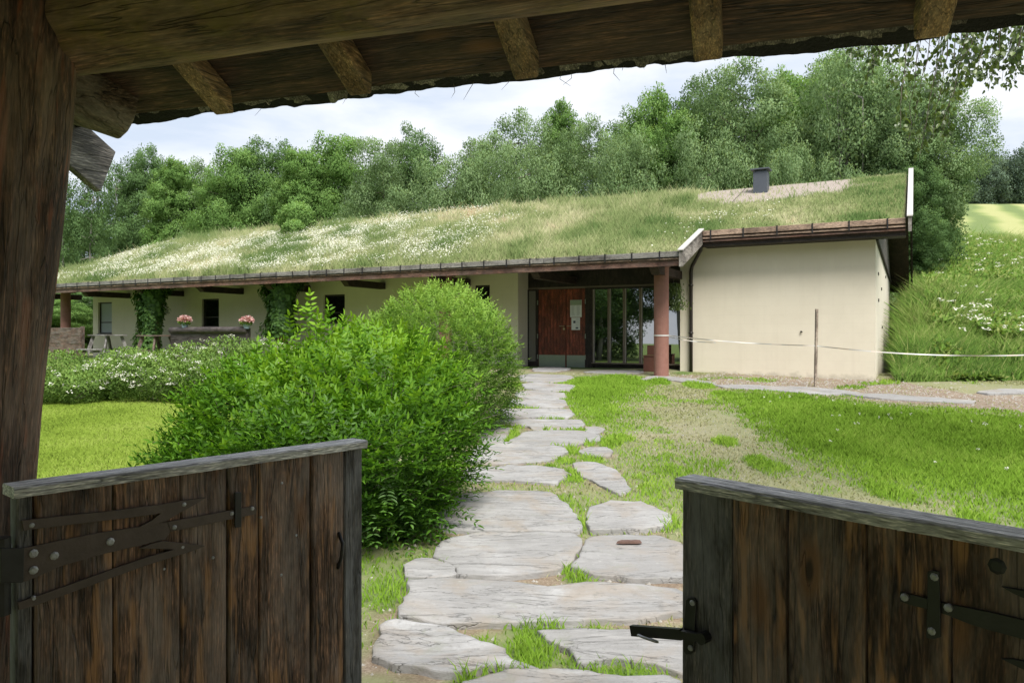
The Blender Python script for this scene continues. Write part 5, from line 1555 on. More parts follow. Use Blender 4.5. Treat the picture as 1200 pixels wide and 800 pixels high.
def tree_meshes(kind, seed, H, R, nlobe, nleaf, ll, lw, base=.12, stems=1, hollow=None):
    """trunk mesh and crown mesh of one tree standing at the origin"""
    rng = np.random.default_rng(seed)
    b = MB()
    lobes = []
    stem_tops = []
    for q in range(stems):
        an = 2 * np.pi * q / max(stems, 1) + rng.random()
        sp = 0 if stems == 1 else R * .10
        p0 = np.array([np.cos(an) * sp * 1.2, np.sin(an) * sp * 1.2, -.3])
        top = np.array([np.cos(an) * R * (.0 if stems == 1 else .42) + rng.normal() * R * .08, np.sin(an) * R * (.0 if stems == 1 else .42) + rng.normal() * R * .08, H * (.78 + .12 * rng.random())])
        pth = branch_path(p0, top, rng, .06, 9)
        r0 = H * (.015 if stems == 1 else .009)
        b.tube(pth, np.linspace(r0, r0 * .25, 9), 8)
        stem_tops.append(pth)
    for q in range(nlobe):
        f = (q + .5) / nlobe
        z = H * (base + (1 - base) * (.06 + .88 * f ** .9))
        prof = {'round': np.sin(np.pi * min(1, .14 + .80 * f)) ** .7, 'tall': (1 - f) ** .45 * (.65 + .5 * f), 'cone': (1 - f) ** .85 + .03, 'bush': np.sqrt(max(0, 1 - (f * .97) ** 2))}[kind]
        rad = R * prof
        an = q * 2.399 + rng.random() * 1.2
        rr = rad * (.35 + .5 * rng.random())
        lr = max(.08 * R, ((.24 + .16 * rng.random()) if kind in ('tall', 'cone') or nlobe > 30 else (.32 + .18 * rng.random())) * R * ((.75 + .4 * prof) if kind != 'cone' else (.18 + .8 * prof)))
        c_ = np.array([np.cos(an) * rr, np.sin(an) * rr, z])
        if hollow is not None and hollow(c_): continue
        lobes.append((*c_, lr, lr, lr * (.75 + .3 * rng.random())))
        pth = stem_tops[q % len(stem_tops)]
        j = int(np.clip(np.searchsorted(pth[:, 2], z - rr * .6), 1, len(pth) - 1))
        b.tube(branch_path(pth[j], c_, rng, .10, 6), np.linspace(H * .005, H * .0012, 6), 6, cap=False)
    lb = np.array(lobes)
    wgt = lb[:, 3] ** 2; wgt /= wgt.sum()
    # sub-clumps on every lobe, then leaves in the sub-clumps: uneven outline with gaps
    nsub = nlobe * 16
    idx = rng.choice(len(lb), nsub, p=wgt)
    u_ = rand_unit(nsub, rng)
    sc = lb[idx, :3] + u_ * lb[idx, 3:6] * (.78 + .34 * rng.random((nsub, 1)))
    sr = lb[idx, 3] * (.20 + .26 * rng.random(nsub))
    stone = rng.random(nsub)
    w2 = sr ** 1.7; w2 /= w2.sum()
    n1 = int(nleaf * .85)
    li = rng.choice(nsub, n1, p=w2)
    v_ = rand_unit(n1, rng)
    p1 = sc[li] + v_ * (sr[li] * rng.random(n1) ** .35)[:, None] * np.array([1.15, 1.15, .8])
    o1 = v_ * .7 + u_[li] * .6
    t1 = .40 * stone[li] + .60 * rng.random(n1)
    n2 = nleaf - n1
    li2 = rng.choice(len(lb), n2, p=wgt); v2 = rand_unit(n2, rng)
    p2 = lb[li2, :3] + v2 * lb[li2, 3:6] * (.3 + .65 * rng.random((n2, 1)))
    o1 /= np.linalg.norm(o1, axis=1)[:, None] + 1e-9
    p_ = np.vstack([p1, p2]); o_ = np.vstack([o1, v2]); tn = np.concatenate([t1, .6 * rng.random(n2)])
    k = p_[:, 2] > .05
    p_, o_, tn = p_[k], o_[k], tn[k]
    n = len(p_)
    d_ = o_ * .5 + rand_unit(n, rng) * .8 + np.array([0, 0, -.15])
    V, Q_, r_, N_ = leaf_quads(p_, d_, o_ + np.array([0, 0, .5]) + rand_unit(n, rng) * .55, ll * (.55 + .9 * rng.random(n)), lw * (.55 + .9 * rng.random(n)), np.clip(tn, 0, 1), .15, o_, .8)
    return b.mesh('trunk', True), mesh_np('crown', V, [Q_], {'rnd': r_}, normals=N_)

TV = {  # nominal heights and radii, leaf material, trunk material
 'willow_a': (tree_meshes('round', 1, 12, 4.2, 24, 100000, .15, .085, .0), 12, 4.2, 'lf_willow', 'bark'),
 'willow_b': (tree_meshes('bush', 2, 9, 4.4, 24, 100000, .145, .08, .0, 3), 9, 4.4, 'lf_willow', 'bark'),
 'green_a': (tree_meshes('round', 3, 12, 3.9, 24, 100000, .14, .10, .0), 12, 3.9, 'lf_green', 'bark'),
 'green_b': (tree_meshes('tall', 4, 13, 3.4, 40, 90000, .14, .10, .02), 13, 3.4, 'lf_green', 'bark'),
 'dark_a': (tree_meshes('round', 5, 12, 4.0, 24, 100000, .14, .10, .0), 12, 4.0, 'lf_dark', 'bark'),
 'sparse': (tree_meshes('tall', 6, 12, 3.0, 26, 15000, .15, .11, .22), 12, 3.0, 'lf_dark', 'bark_pale'),
 'spruce': (tree_meshes('cone', 7, 13, 2.8, 48, 70000, .15, .06, .03), 13, 2.8, 'lf_spruce', 'bark'),
 'stems': (tree_meshes('round', 8, 13, 5.0, 40, 42000, .18, .10, .34, 7, hollow=lambda c: c[2] < 8.2 and math.hypot(c[0], c[1]) < 2.6), 13, 5.0, 'lf_willow', 'bark_pale'),
 'raised': (tree_meshes('round', 12, 12, 4.2, 22, 80000, .15, .09, .36, 3), 12, 4.2, 'lf_willow', 'bark'),
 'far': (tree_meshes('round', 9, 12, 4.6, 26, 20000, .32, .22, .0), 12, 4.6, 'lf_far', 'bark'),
}
USED = {}
def tree(kind, X, Y, H, R, rz, label, cat='tree', group=None, name='tree'):
    (tm, cm), h0, r0, lm, bmn = TV[kind]
    root = empty(name, (X, Y, float(gz(X, Y)) - .05), rz, label, cat, group)
    root.scale = (R / r0, R / r0, H / h0)
    if kind not in USED:
        t_o = link('trunk', tm, M[bmn], root); c_o = link('crown', cm, M[lm], root)
        USED[kind] = (t_o, c_o)
    else:
        for src in USED[kind]:
            c = src.copy(); COL.objects.link(c); c.parent = root
    return root

def tree_px(kind, px, top, hwpx, t, label, group='trees behind the house', name='deciduous_tree', cat='tree', Y=None):
    """a tree whose crown tops out at a pixel, standing at house depth t (or at distance Y)"""
    if Y is None:
        s_ = hs(px, t); X, Y = h2w(s_, t)
    else: X = (px - HX) / FPX * Y
    z0 = float(gz(X, Y)); zt_ = E - (top - HY) / FPX * Y
    fat = 1.0 if kind in ('far', 'sparse', 'stems') else 1.75 if kind == 'spruce' else 1.25
    return tree(kind, X, Y, max(2.0, (zt_ - z0)) * 1.0, hwpx * fat / FPX * Y, random.random() * 6.28, label, cat, group, name)

FOREST = [
 # left: thin see-through trees and a dark hedge row
 ('sparse', 78, 196, 26, 15.0, 'thin see-through tree right beside the gate post'),
 ('sparse', 108, 178, 30, 16.0, 'thin pale-stemmed tree, second from the gate post'),
 ('sparse', 142, 186, 28, 15.5, 'thin tree with bare lower stems left of the dense wood'),
 ('dark_a', 100, 250, 44, 20.0, 'low dark tree filling in behind the thin stems at left'),
 ('dark_a', 172, 176, 34, 17.0, 'dark green tree where the dense wood starts at left'),
 ('green_b', 205, 186, 34, 14.5, 'slender green tree above the left end of the roof'),
 ('willow_a', 232, 196, 38, 16.5, 'grey green tree above the left third of the roof'),
 ('green_a', 275, 172, 42, 15.5, 'fresh green rounded tree left of the ridge bush'),
 ('spruce', 285, 168, 18, 19.0, 'dark pointed spruce tip above the rounded green trees'),
 ('dark_a', 322, 168, 42, 17.5, 'dark round tree behind the ridge bush'),
 ('green_b', 352, 174, 38, 14.5, 'yellow green tree directly above the ridge bush'),
 ('green_a', 392, 158, 46, 16.0, 'broad fresh green tree right of the ridge bush'),
 ('spruce', 450, 162, 18, 20.0, 'dark spruce showing between two green crowns'),
 ('willow_a', 446, 172, 46, 14.5, 'grey green willow left of the gap in the skyline'),
 ('dark_a', 490, 156, 36, 17.0, 'dark tree on the left side of the gap in the skyline'),
 ('spruce', 552, 148, 26, 18.5, 'spruce on the right side of the gap in the skyline'),
 ('willow_b', 545, 190, 52, 12.9, 'low silvery willow bush in front of the spruces'),
 ('willow_a', 600, 142, 50, 16.0, 'silvery willow rising above the middle of the roof'),
 ('green_b', 658, 118, 30, 18.5, 'tall pointed yellow green tree standing above its neighbours'),
 ('willow_b', 622, 180, 48, 13.0, 'low round willow over the middle of the ridge'),
 ('willow_a', 690, 150, 46, 14.5, 'willow below the pointed yellow green tree'),
 ('spruce', 704, 134, 16, 19.5, 'narrow spruce right of the pointed tree'),
 ('spruce', 722, 130, 20, 20.5, 'wider spruce left of the tall round trees'),
 ('willow_b', 735, 172, 50, 13.0, 'low grey willow over the ridge, left of the chimney'),
 ('green_a', 775, 106, 48, 17.0, 'tall green tree at the start of the high crowns'),
 ('green_b', 800, 130, 40, 15.0, 'slim green tree between two willows left of the chimney'),
 ('dark_a', 835, 96, 46, 18.0, 'dark tall tree behind the chimney willows'),
 ('willow_a', 866, 82, 60, 15.5, 'high broad willow above the chimney'),
 ('willow_b', 838, 178, 42, 13.0, 'low bush left of the chimney above the gravel patch'),
 ('willow_b', 925, 188, 44, 12.9, 'low bush right of the chimney above the gravel patch'),
 ('green_a', 925, 84, 48, 18.0, 'green crown closing the view between the two highest trees'),
 ('stems', 1000, 62, 72, 15.5, 'highest tree with many bare pale stems and sky showing through'),
 ('green_a', 985, 64, 60, 21.0, 'green crown behind the many-stemmed tree'),
 ('willow_b', 1010, 214, 44, 13.0, 'low bush below the many-stemmed tree'),
 ('dark_a', 1056, 94, 50, 16.5, 'dark tree above the pale verge at the house end'),
 ('raised', 1080, 104, 48, 15.0, 'grey green tree at the right end of the wood'),
]
for kind, px, top, hw, t, lab in FOREST:
    nm = {'spruce': 'spruce_tree', 'willow_b': 'willow_bush'}.get(kind, 'deciduous_tree')
    tree_px(kind, px, top, hw, t, lab, name=nm)
tree_px('dark_a', 1070, 190, 30, 0, 'spreading dark tree standing on the bank beside the house end', Y=27.5)
tree_px('green_a', 1090, 225, 20, 0, 'rounded tree on the bank at the edge of the bright field', Y=31)
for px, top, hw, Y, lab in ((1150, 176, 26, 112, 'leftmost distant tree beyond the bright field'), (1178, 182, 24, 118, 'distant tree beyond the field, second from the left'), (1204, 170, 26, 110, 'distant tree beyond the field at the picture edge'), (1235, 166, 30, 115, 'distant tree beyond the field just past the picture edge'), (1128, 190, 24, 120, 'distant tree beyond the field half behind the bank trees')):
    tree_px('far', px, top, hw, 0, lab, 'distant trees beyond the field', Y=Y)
# greenery at the left end of the house, seen under its roof
tree_px('dark_a', 88, 338, 46, 0, 'dark leafy bush seen under the roof at the left end of the veranda', None, 'garden_bush', 'bush', Y=36)
tree_px('green_a', 62, 350, 34, 0, 'lighter green bush behind the brown balustrade', None, 'garden_bush', 'bush', Y=33)
# trees behind the photographer, seen mirrored in the entrance glass
for k, (X, Y, H, R, kd) in enumerate(((-17, 9, 9, 3.2, 'sparse'), (-19.5, 5, 11, 3.8, 'dark_a'), (-19, 1.5, 10, 3.4, 'sparse'), (-22, -2, 12, 4.2, 'dark_a'), (-17, -4, 11, 3.6, 'sparse'), (-25, 8, 12, 4.4, 'dark_a'),
                                      (-14, -8, 12, 4.2, 'dark_a'), (-26, 1, 8, 4.4, 'willow_b'), (-24, 13, 11, 4.2, 'dark_a'), (-5, -13, 12, 4.4, 'green_a'), (4, -12, 12, 4.4, 'dark_a'), (12, -9, 11, 4.2, 'willow_a'))):
    tree(kd, X, Y, H, R, k * 1.3, 'leafy tree mirrored in the entrance glass', 'tree', 'trees mirrored in the entrance glass', 'deciduous_tree')

# ------------------------------------------------------------------ birch hanging into the upper right corner
rng = np.random.default_rng(61)
broot = empty('birch_tree', (7.2, 6.0, float(gz(7.2, 6.0))), 0, 'birch with drooping leafy twigs hanging into the upper right corner', 'tree')
bo = np.array([7.2, 6.0, float(gz(7.2, 6.0))])
b = MB()
zz = np.linspace(0, 9, 12)
b.tube(np.stack([.15 * np.sin(zz * .5), .1 * np.cos(zz * .6) - .1, zz - .1], 1), np.linspace(.16, .04, 12), 12)
tw = MB()
C_, D_ = [], []
TWG = []
for px in np.linspace(992, 1290, 66):
    f = (px - 990) / 210.0
    if px < 1045: lo = rng.choice([70, 85, 95])
    elif px < 1110: lo = rng.choice([110, 135, 165, 180])
    elif px < 1150: lo = rng.choice([95, 120, 105])
    else: lo = rng.choice([75, 90, 100, 110])
    TWG.append((px + rng.normal() * 4, lo - 8 + rng.normal() * 8, 4.6 + 1.4 * rng.random()))
for px, lo, Y in TWG:
    tip = np.array(P(px, lo, Y)); topz = E + (HY + 70 + 60 * rng.random()) / FPX * Y
    st_ = np.array([tip[0] + .15 + .2 * rng.random(), tip[1] + .15 * rng.normal(), topz])
    m = 14
    ff = np.linspace(0, 1, m)[:, None]
    pth = st_ + (tip - st_) * np.concatenate([ff ** 1.6, ff ** 1.2, ff], 1) + rng.normal(size=(m, 3)) * .008
    tw.tube(pth - bo, np.linspace(.006, .0015, m), 4, cap=False)
    limb_anchor = np.array([7.2, 6.0, min(8.6, topz + .6)])
    tw.tube(np.array([limb_anchor, .5 * (limb_anchor + st_) + [0, 0, .35], st_]) - bo, [.02, .012, .006], 5, cap=False)
    nl = 74
    q = rng.random(nl) ** .55
    base_ = np.stack([np.interp(q, ff[:, 0], pth[:, a_]) for a_ in range(3)], 1)
    offd = rand_unit(nl, rng) * np.array([1, 1, .4]); 
    C_.append(base_ + offd * .03); D_.append(offd * .8 + np.array([0, 0, -1.0]))
for z in (4.5, 5.5, 6.4): tw.tube([(0, 0, z), (-1.2, -.2, z + .4), (-2.4, -.5, z + .35)], [.05, .03, .012], 7)
b.build('trunk', M['bark_pale'], broot, smooth=True)
tw.build('limbs', M['bark'], broot)
C_ = np.vstack(C_); D_ = np.vstack(D_); n = len(C_)
V, Q_, T_, r_, N_ = leaf_full(C_, D_, rand_unit(n, rng), .040 * (.6 + .7 * rng.random(n)), .030 * (.6 + .7 * rng.random(n)), rng.random(n), .1)
# crown above the picture, smaller leaves in a loose ball
n2 = 9000
u_ = rand_unit(n2, rng); p2 = np.array([7.0, 6.0, 7.6]) + u_ * np.array([2.2, 2.2, 2.2]) * (.4 + .6 * rng.random((n2, 1)) ** .5)
V2, Q2_, T2_, r2, N2_ = leaf_full(p2, u_ * .5 + np.array([0, 0, -.8]) + rand_unit(n2, rng) * .5, rand_unit(n2, rng), .06 + .02 * rng.random(n2), .045 + .015 * rng.random(n2), rng.random(n2), .1)
link('leaves', mesh_np('leaves', np.vstack([V, V2]) - bo, [np.vstack([Q_, Q2_ + len(V)]), np.vstack([T_, T2_ + len(V)])], {'rnd': np.concatenate([r_, r2])}, normals=np.vstack([N_, N2_])), M['lf_birch'], broot)

# ------------------------------------------------------------------ the gate shelter in front
GA = math.radians(18.0)
GX, GY = -1.17, 1.73
gd = np.array([math.cos(GA), -math.sin(GA)]); gn = np.array([math.sin(GA), math.cos(GA)])
shel = empty('gate_shelter', (GX, GY, 0), -GA, 'dark timber gate roof on log posts with sod and birch bark at the eave', 'gate shelter')
def ga(px, bb):
    """position along the gate for a pixel column, at distance bb in front of the gate line"""
    k = (px - HX) / FPX
    # X = GX + gd0*a + gn0*b ; Y = GY + gd1*a + gn1*b ; X = kY
    return (k * (GY + gn[1] * bb) - GX - gn[0] * bb) / (gd[0] - k * gd[1])
def gzp(py, a_, bb):
    Y = GY + gd[1] * a_ + gn[1] * bb
    return E - (py - HY) / FPX * Y

def rough_log(p, q, r0, r1, seed, amp=.05, nl=60, seg=36, grain=9, flat=None):
    rng = np.random.default_rng(seed)
    p, q = np.array(p, float), np.array(q, float)
    f = np.linspace(0, 1, nl)
    ax = (q - p); L_ = np.linalg.norm(ax); ax = ax / L_
    ref = np.array([0, 0, 1.0]) if abs(ax[2]) < .8 else np.array([1.0, 0, 0])
    u_ = np.cross(ax, ref); u_ /= np.linalg.norm(u_); v_ = np.cross(ax, u_)
    th = np.linspace(0, 2 * np.pi, seg, endpoint=False)
    FF, TT = np.meshgrid(f * L_, th, indexing='ij')
    gr = vnoise(np.cos(TT) * grain * .5 + 20, np.sin(TT) * grain * .5 + FF * .35 + seed, 1.0, seed, 3) - .5
    lump = vnoise(TT * 0 + np.cos(TT) + FF * 1.3, np.sin(TT) + seed, 1.2, seed + 5, 2) - .5
    crack = -sm(.80, .86, vnoise(np.cos(TT) * 5.5 + 30, np.sin(TT) * 5.5 + FF * .16, 1.0, seed + 9, 2)) * .55
    R_ = (r0 + (r1 - r0) * f)[:, None] * (1 + amp * 2 * gr + amp * 1.4 * lump + amp * 2.0 * crack)
    ctr = p + (q - p) * f[:, None] + .01 * np.sin(f * 5 + seed)[:, None] * u_
    V = ctr[:, None, :] + R_[..., None] * (np.cos(TT)[..., None] * u_ + np.sin(TT)[..., None] * v_)
    V = V.reshape(-1, 3)
    i_ = np.arange(nl - 1)[:, None] * seg; j = np.arange(seg)[None, :]
    Q_ = np.stack([i_ + j, i_ + seg + j, i_ + seg + (j + 1) % seg, i_ + (j + 1) % seg], -1).reshape(-1, 4)
    V = np.vstack([V, ctr[0], ctr[-1]]); c0 = nl * seg
    T_ = [[c0, k, (k + 1) % seg] for k in range(seg)] + [[c0 + 1, (nl - 1) * seg + (k + 1) % seg, (nl - 1) * seg + k] for k in range(seg)]
    b = MB(); b.add(V, Q_, T_, rnd=(seed * .37) % 1.0)
    return b

def w2g(x, y):
    d_ = np.array([x - GX, y - GY]); return float(d_ @ gd), float(d_ @ gn)
# left post: right-hand outline passes px 45 at y 560 and px 100 at y 0
YP = 1.70
rp_ = .165
def post_xy(pxr, py):
    Xr = (pxr - HX) / FPX * YP
    return Xr - rp_, YP
zlo, zhi = E - (600 - HY) / FPX * YP, E + HY / FPX * YP
xb, _ = post_xy(22, 600); xt, _ = post_xy(70, 0)
slope = (xt - xb) / (zhi - zlo)
pz0, pz1 = -.05, 2.62
pa = w2g(xb + slope * (pz0 - zlo), YP); pb = w2g(xb + slope * (pz1 - zlo), YP)
rough_log((pa[0], pa[1], pz0), (pb[0], pb[1], pz1), .160, .170, 3, .13, 150, 96).build('post', M['post_wood'], shel, smooth=True)
rough_log((2.55, .1, -.05), (2.52, .1, 2.5), .165, .165, 4, .07, 60, 48).build('post', M['post_wood'], shel, smooth=True)
for aa in (-.1, 2.5):
    rough_log((aa, -1.9, -.05), (aa, -1.9, 2.55), .15, .15, 5 + int(aa), .06, 40, 36).build('post', M['post_wood'], shel, smooth=True)
# the eave beam over the posts
BR = .125
rough_log((pb[0] + .06, .10, 2.225 + BR), (3.1, .10, 2.225 + BR), BR, BR * .97, 8, .07, 120, 48).build('eave_beam', M['log_wood'], shel, smooth=True)
rough_log((-.5, -1.9, 2.33), (3.1, -1.9, 2.33), BR, BR, 9, .06, 60, 36).build('eave_beam', M['log_wood'], shel, smooth=True)
# cross-beam ends (log sticking out beside the post)
lz = 2.245
la0 = ga(118, .34)
rough_log((la0 - .16, .02, lz + .06), (la0, .42, lz), .085, .085, 10, .05, 60, 36).build('cross_log', M['logend_wood'], shel, smooth=True)
rough_log((2.5, -2.3, 2.27), (2.5, .36, 2.27), .085, .085, 11, .05, 50, 36).build('cross_log', M['logend_wood'], shel, smooth=True)
# roof slope: underside of the boards
PT = math.tan(math.radians(27))
BE, ZE = .44, 2.232                           # eave front and board underside there
def bz(bb): return ZE + (BE - bb) * PT
RB = -.95                                     # ridge
# rafters
for px in (262, 425, 617, 830, 1092):
    aa = ga(px, .40)
    V = []
    wd = .031
    r_ = MB()
    for z_ in (-.058, -.002):
        for bb in (RB, .40 + random.uniform(-.01, .01)):
            for dx in (-wd, wd):
                V.append((aa + dx + random.uniform(-.003, .003), bb, bz(bb) + z_))
    r_.hexa(V); r_.build('rafter', M['rafter_wood'], shel, bevel=.006)
for aa in np.arange(-.4, 3.2, .4):
    r_ = MB()
    r_.hexa([(aa + dx, bb, bz(2 * RB - bb) + z_) for z_ in (-.058, -.002) for bb in (RB - 1.4, RB - .01) for dx in (-.03, .03)])
    r_.build('rafter', M['rafter_wood'], shel)
# boards running along the eave, with wavy edges
A0, A1 = -.42, 3.35
rb = MB()
bb = BE
rngb = np.random.default_rng(71)
widths = [.155, .175, .18, .2, .2, .2, .2, .2]
for q, wd in enumerate(widths):
    b0, b1 = bb - wd, bb
    n = 60
    aa = np.linspace(A0, A1, n)
    e0 = b0 + .008 + .010 * (vnoise(aa * 2.2, aa * 0 + q * 7, 1.0, 100 + q) - .5)
    e1 = b1 - .004 + .014 * (vnoise(aa * 2.2, aa * 0 + q * 7 + 3, 1.0, 120 + q) - .5)
    dz = .006 * (q % 2)
    th_ = .024
    V = []
    for e_, zz_ in ((e0, 0), (e1, 0), (e1, th_), (e0, th_)):
        V.append(np.stack([aa, e_, bz(e_) + zz_ + dz], 1))
    V = np.stack(V, 1).reshape(-1, 3)
    i_ = np.arange(n - 1)[:, None] * 4; j = np.arange(4)[None, :]
    Q_ = np.stack([i_ + j, i_ + 4 + j, i_ + 4 + (j + 1) % 4, i_ + (j + 1) % 4], -1).reshape(-1, 4)
    Q_ = np.vstack([Q_, [[0, 1, 2, 3]], [[(n - 1) * 4 + 3, (n - 1) * 4 + 2, (n - 1) * 4 + 1, (n - 1) * 4]]])
    rb.add(V, Q_)
    bb -= wd
# rear slope
rb.hexa([(aa, b_, bz(2 * RB - b_) + z_) for z_ in (0, .024) for b_ in (RB - 1.42, RB) for aa in (A0, A1)])
rb.build('roof_boards', M['roofboard_wood'], shel)
# sod layer above
so_ = MB()
so_.hexa([(aa, b_, bz(b_) + z_) for z_ in (.045, .16) for b_ in (RB, BE - .01) for aa in (A0 + .02, A1)])
so_.hexa([(aa, b_, bz(2 * RB - b_) + z_) for z_ in (.045, .16) for b_ in (RB - 1.42, RB - .002) for aa in (A0 + .02, A1)])
me_ = so_.mesh('sod'); at_ = me_.attributes.new('gravel', 'FLOAT', 'POINT')
link('sod', me_, M['sod'], shel)
# tar felt sheet and ragged birch bark along the eave
def ragged(seed, a0, a1, b0, b1, z_up, droop, amp, mat, name, freq=9, thick=.008, n=240):
    aa = np.linspace(a0, a1, n)
    rag = b1 + amp * (vnoise(aa * freq, aa * 0 + seed, 1.0, seed, 4) - .5) * 2
    rag += amp * .8 * (sm(.5, .56, vnoise(aa * freq * .4, aa * 0 + seed + 5, 1.0, seed + 1, 1)) - .5)
    rows = []
    m = 5
    for k in range(m):
        f = k / (m - 1)
        bb = b0 + (rag - b0) * f
        over = np.clip(bb - (BE - .03), 0, None)
        zz_ = bz(bb) + z_up + .012 * (vnoise(aa * freq * .8, aa * 0 + seed + 19, 1.0, seed + 7, 3) - .5) - droop * over / .05 * (.5 + 1.0 * vnoise(aa * freq * .5, aa * 0 + seed + 9, 1.0, seed + 3, 3))
        rows.append(np.stack([aa, bb, zz_], 1))
    top = [r_ + np.array([0, 0, thick]) for r_ in rows]
    V = np.vstack(rows + top)
    Q_ = []
    j = np.arange(n - 1)
    for k in range(m - 1):
        Q_.append(np.stack([k * n + j, k * n + j + 1, (k + 1) * n + j + 1, (k + 1) * n + j], 1))
        Q_.append(np.stack([(m + k) * n + j, (m + k + 1) * n + j, (m + k + 1) * n + j + 1, (m + k) * n + j + 1], 1))
    Q_.append(np.stack([(m - 1) * n + j, (m - 1) * n + j + 1, (2 * m - 1) * n + j + 1, (2 * m - 1) * n + j], 1))
    b = MB(); b.add(V, np.vstack(Q_)); return b.build(name, M[mat], shel)
ragged(5, A0 + .05, A1, BE - .12, BE + .040, .030, .012, .008, 'tar', 'roofing_felt', 13, .010, 420)
ragged(6, A0 + .1, 1.9, BE - .10, BE + .020, .027, .012, .012, 'birch_bark', 'birch_bark', 22, .006, 420)
ragged(7, .15, 1.55, BE - .02, BE + .028, .036, .020, .014, 'birch_bark', 'birch_bark', 30, .005, 420)
ragged(8, 1.2, A1, BE - .06, BE + .022, .024, .008, .008, 'birch_bark', 'birch_bark', 14, .005, 420)
# the bottom board of the eave holding the sod
n = 60
rough_log((A0 + .05, BE + .015, bz(BE) + .075), (A1, BE + .015, bz(BE) + .075), .038, .038, 17, .09, 90, 20).build('eave_pole', M['tar'], shel, smooth=True)
# verge plank at the left end, its end hooking below the eave
va = ga(108, .55)
b = MB()
V = []
for z_ in (-.09, .05):
    for bb in (RB, .60):
        for dx in (-.014, .014):
            V.append((va + dx + .0, bb + (0 if bb < 0 else (-.03 if z_ < 0 else .03)), bz(bb) + z_ - (.01 if bb > 0 else 0)))
b.hexa(V); b.build('verge_plank', M['greyplank'], shel, bevel=.004)
# fine roots and twigs hanging from the sod
for k in range(22):
    b = MB()
    aa = rngb.uniform(.25, 2.9); L_ = rngb.uniform(.02, .06)
    if rngb.random() < .3: aa = ga(rngb.choice([470, 540, 632, 660, 675]) + rngb.normal() * 6, BE + .04)
    p0 = np.array([aa, BE + .03, bz(BE) + .01]); d_ = np.array([rngb.normal() * .5, rngb.normal() * .2 + .1, -1.0])
    mid = p0 + d_ * L_ * .5 + rngb.normal(size=3) * .006
    tp = mid + np.array([rngb.normal() * .8, .0, -.7]) * L_ * .5
    b.tube([p0, .5 * (p0 + mid) + rngb.normal(size=3) * .003, mid, tp], [.0009, .0008, .0007, .0003], 4, cap=False)
    b.build('hanging_twig', M['bark'], shel)

# ------------------------------------------------------------------ gate leaves
class Leaf:
    def __init__(s, P0, P1, label, name='gate_leaf'):
        s.p0 = np.array(P0); d_ = np.array(P1) - s.p0; s.len = np.linalg.norm(d_); s.d = d_ / s.len
        s.n = np.array([-s.d[1], s.d[0]])                     # away from the viewer
        s.root = empty(name, (P0[0], P0[1], 0), math.atan2(s.d[1], s.d[0]), label, 'gate', 'leaves of the open gate')
    def pt(s, px, py, yy=0.0):
        r_ = np.array([(px - HX) / FPX, 1.0])
        o_ = s.p0 + s.n * yy
        Y = (o_ @ s.n) / (r_ @ s.n)
        return float((r_ * Y - o_) @ s.d), float(E - (py - HY) / FPX * Y)
TH = .022
ZG0, ZG1 = .10, 1.30
def zl(L_): return [(.375 * x, 500 + .375 * y) for x, y in L_]
def zrr(L_): return [(760 + .36667 * x, 530 + .36667 * y) for x, y in L_]

def leaf_boards(lf, bounds, stile, top0, top1):
    """upright boards between the given places, each a little different; the edge board is the stile"""
    b = MB(); st = MB()
    rng_ = np.random.default_rng(int(lf.len * 1000))
    for k, (a0, a1) in enumerate(zip(bounds[:-1], bounds[1:])):
        dy = rng_.uniform(-.003, .003)
        tgt = MB() if k in stile else b
        n = 26
        zz = np.linspace(ZG0 + rng_.uniform(-.01, .01), ZG1 - .0225, n)
        w0_ = .0022 + .0016 * (vnoise(zz * 5, zz * 0 + k, 1.0, 200 + k) - .5)
        l_ = a0 + w0_; r2 = a1 - w0_[::-1]
        V = []
        for xx, yy in ((l_, -TH + dy), (l_ + .004, -TH - .003 + dy), (r2 - .004, -TH - .003 + dy), (r2, -TH + dy), (r2, TH * .4), (l_, TH * .4)):
            V.append(np.stack([xx, np.full(n, yy), zz], 1))
        V = np.stack(V, 1).reshape(-1, 3)
        i_ = np.arange(n - 1)[:, None] * 6; j = np.arange(6)[None, :]
        Q_ = np.stack([i_ + j, i_ + (j + 1) % 6, i_ + 6 + (j + 1) % 6, i_ + 6 + j], -1).reshape(-1, 4)
        e_ = [[0, 1, 2, 3], [0, 3, 4, 5]]; e2 = [[(n - 1) * 6 + q for q in f_] for f_ in e_]
        tgt.add(V, np.vstack([Q_, e_, e2]), rnd=float(rng_.random()))
        if k in stile: tgt.build('stile', M['gate_stile'], lf.root)
    b.build('boards', M['gate_wood'], lf.root)
    # ledges on the far side
    b = MB()
    for z in (.28, .95): b.box(.03, lf.len - .03, TH * .4 + .002, TH * .4 + .032, z, z + .11)
    b.box(.02, lf.len - .02, TH * .4 + .034, TH * .4 + .036, .3, .31)
    b.build('ledge', M['gate_wood'], lf.root)

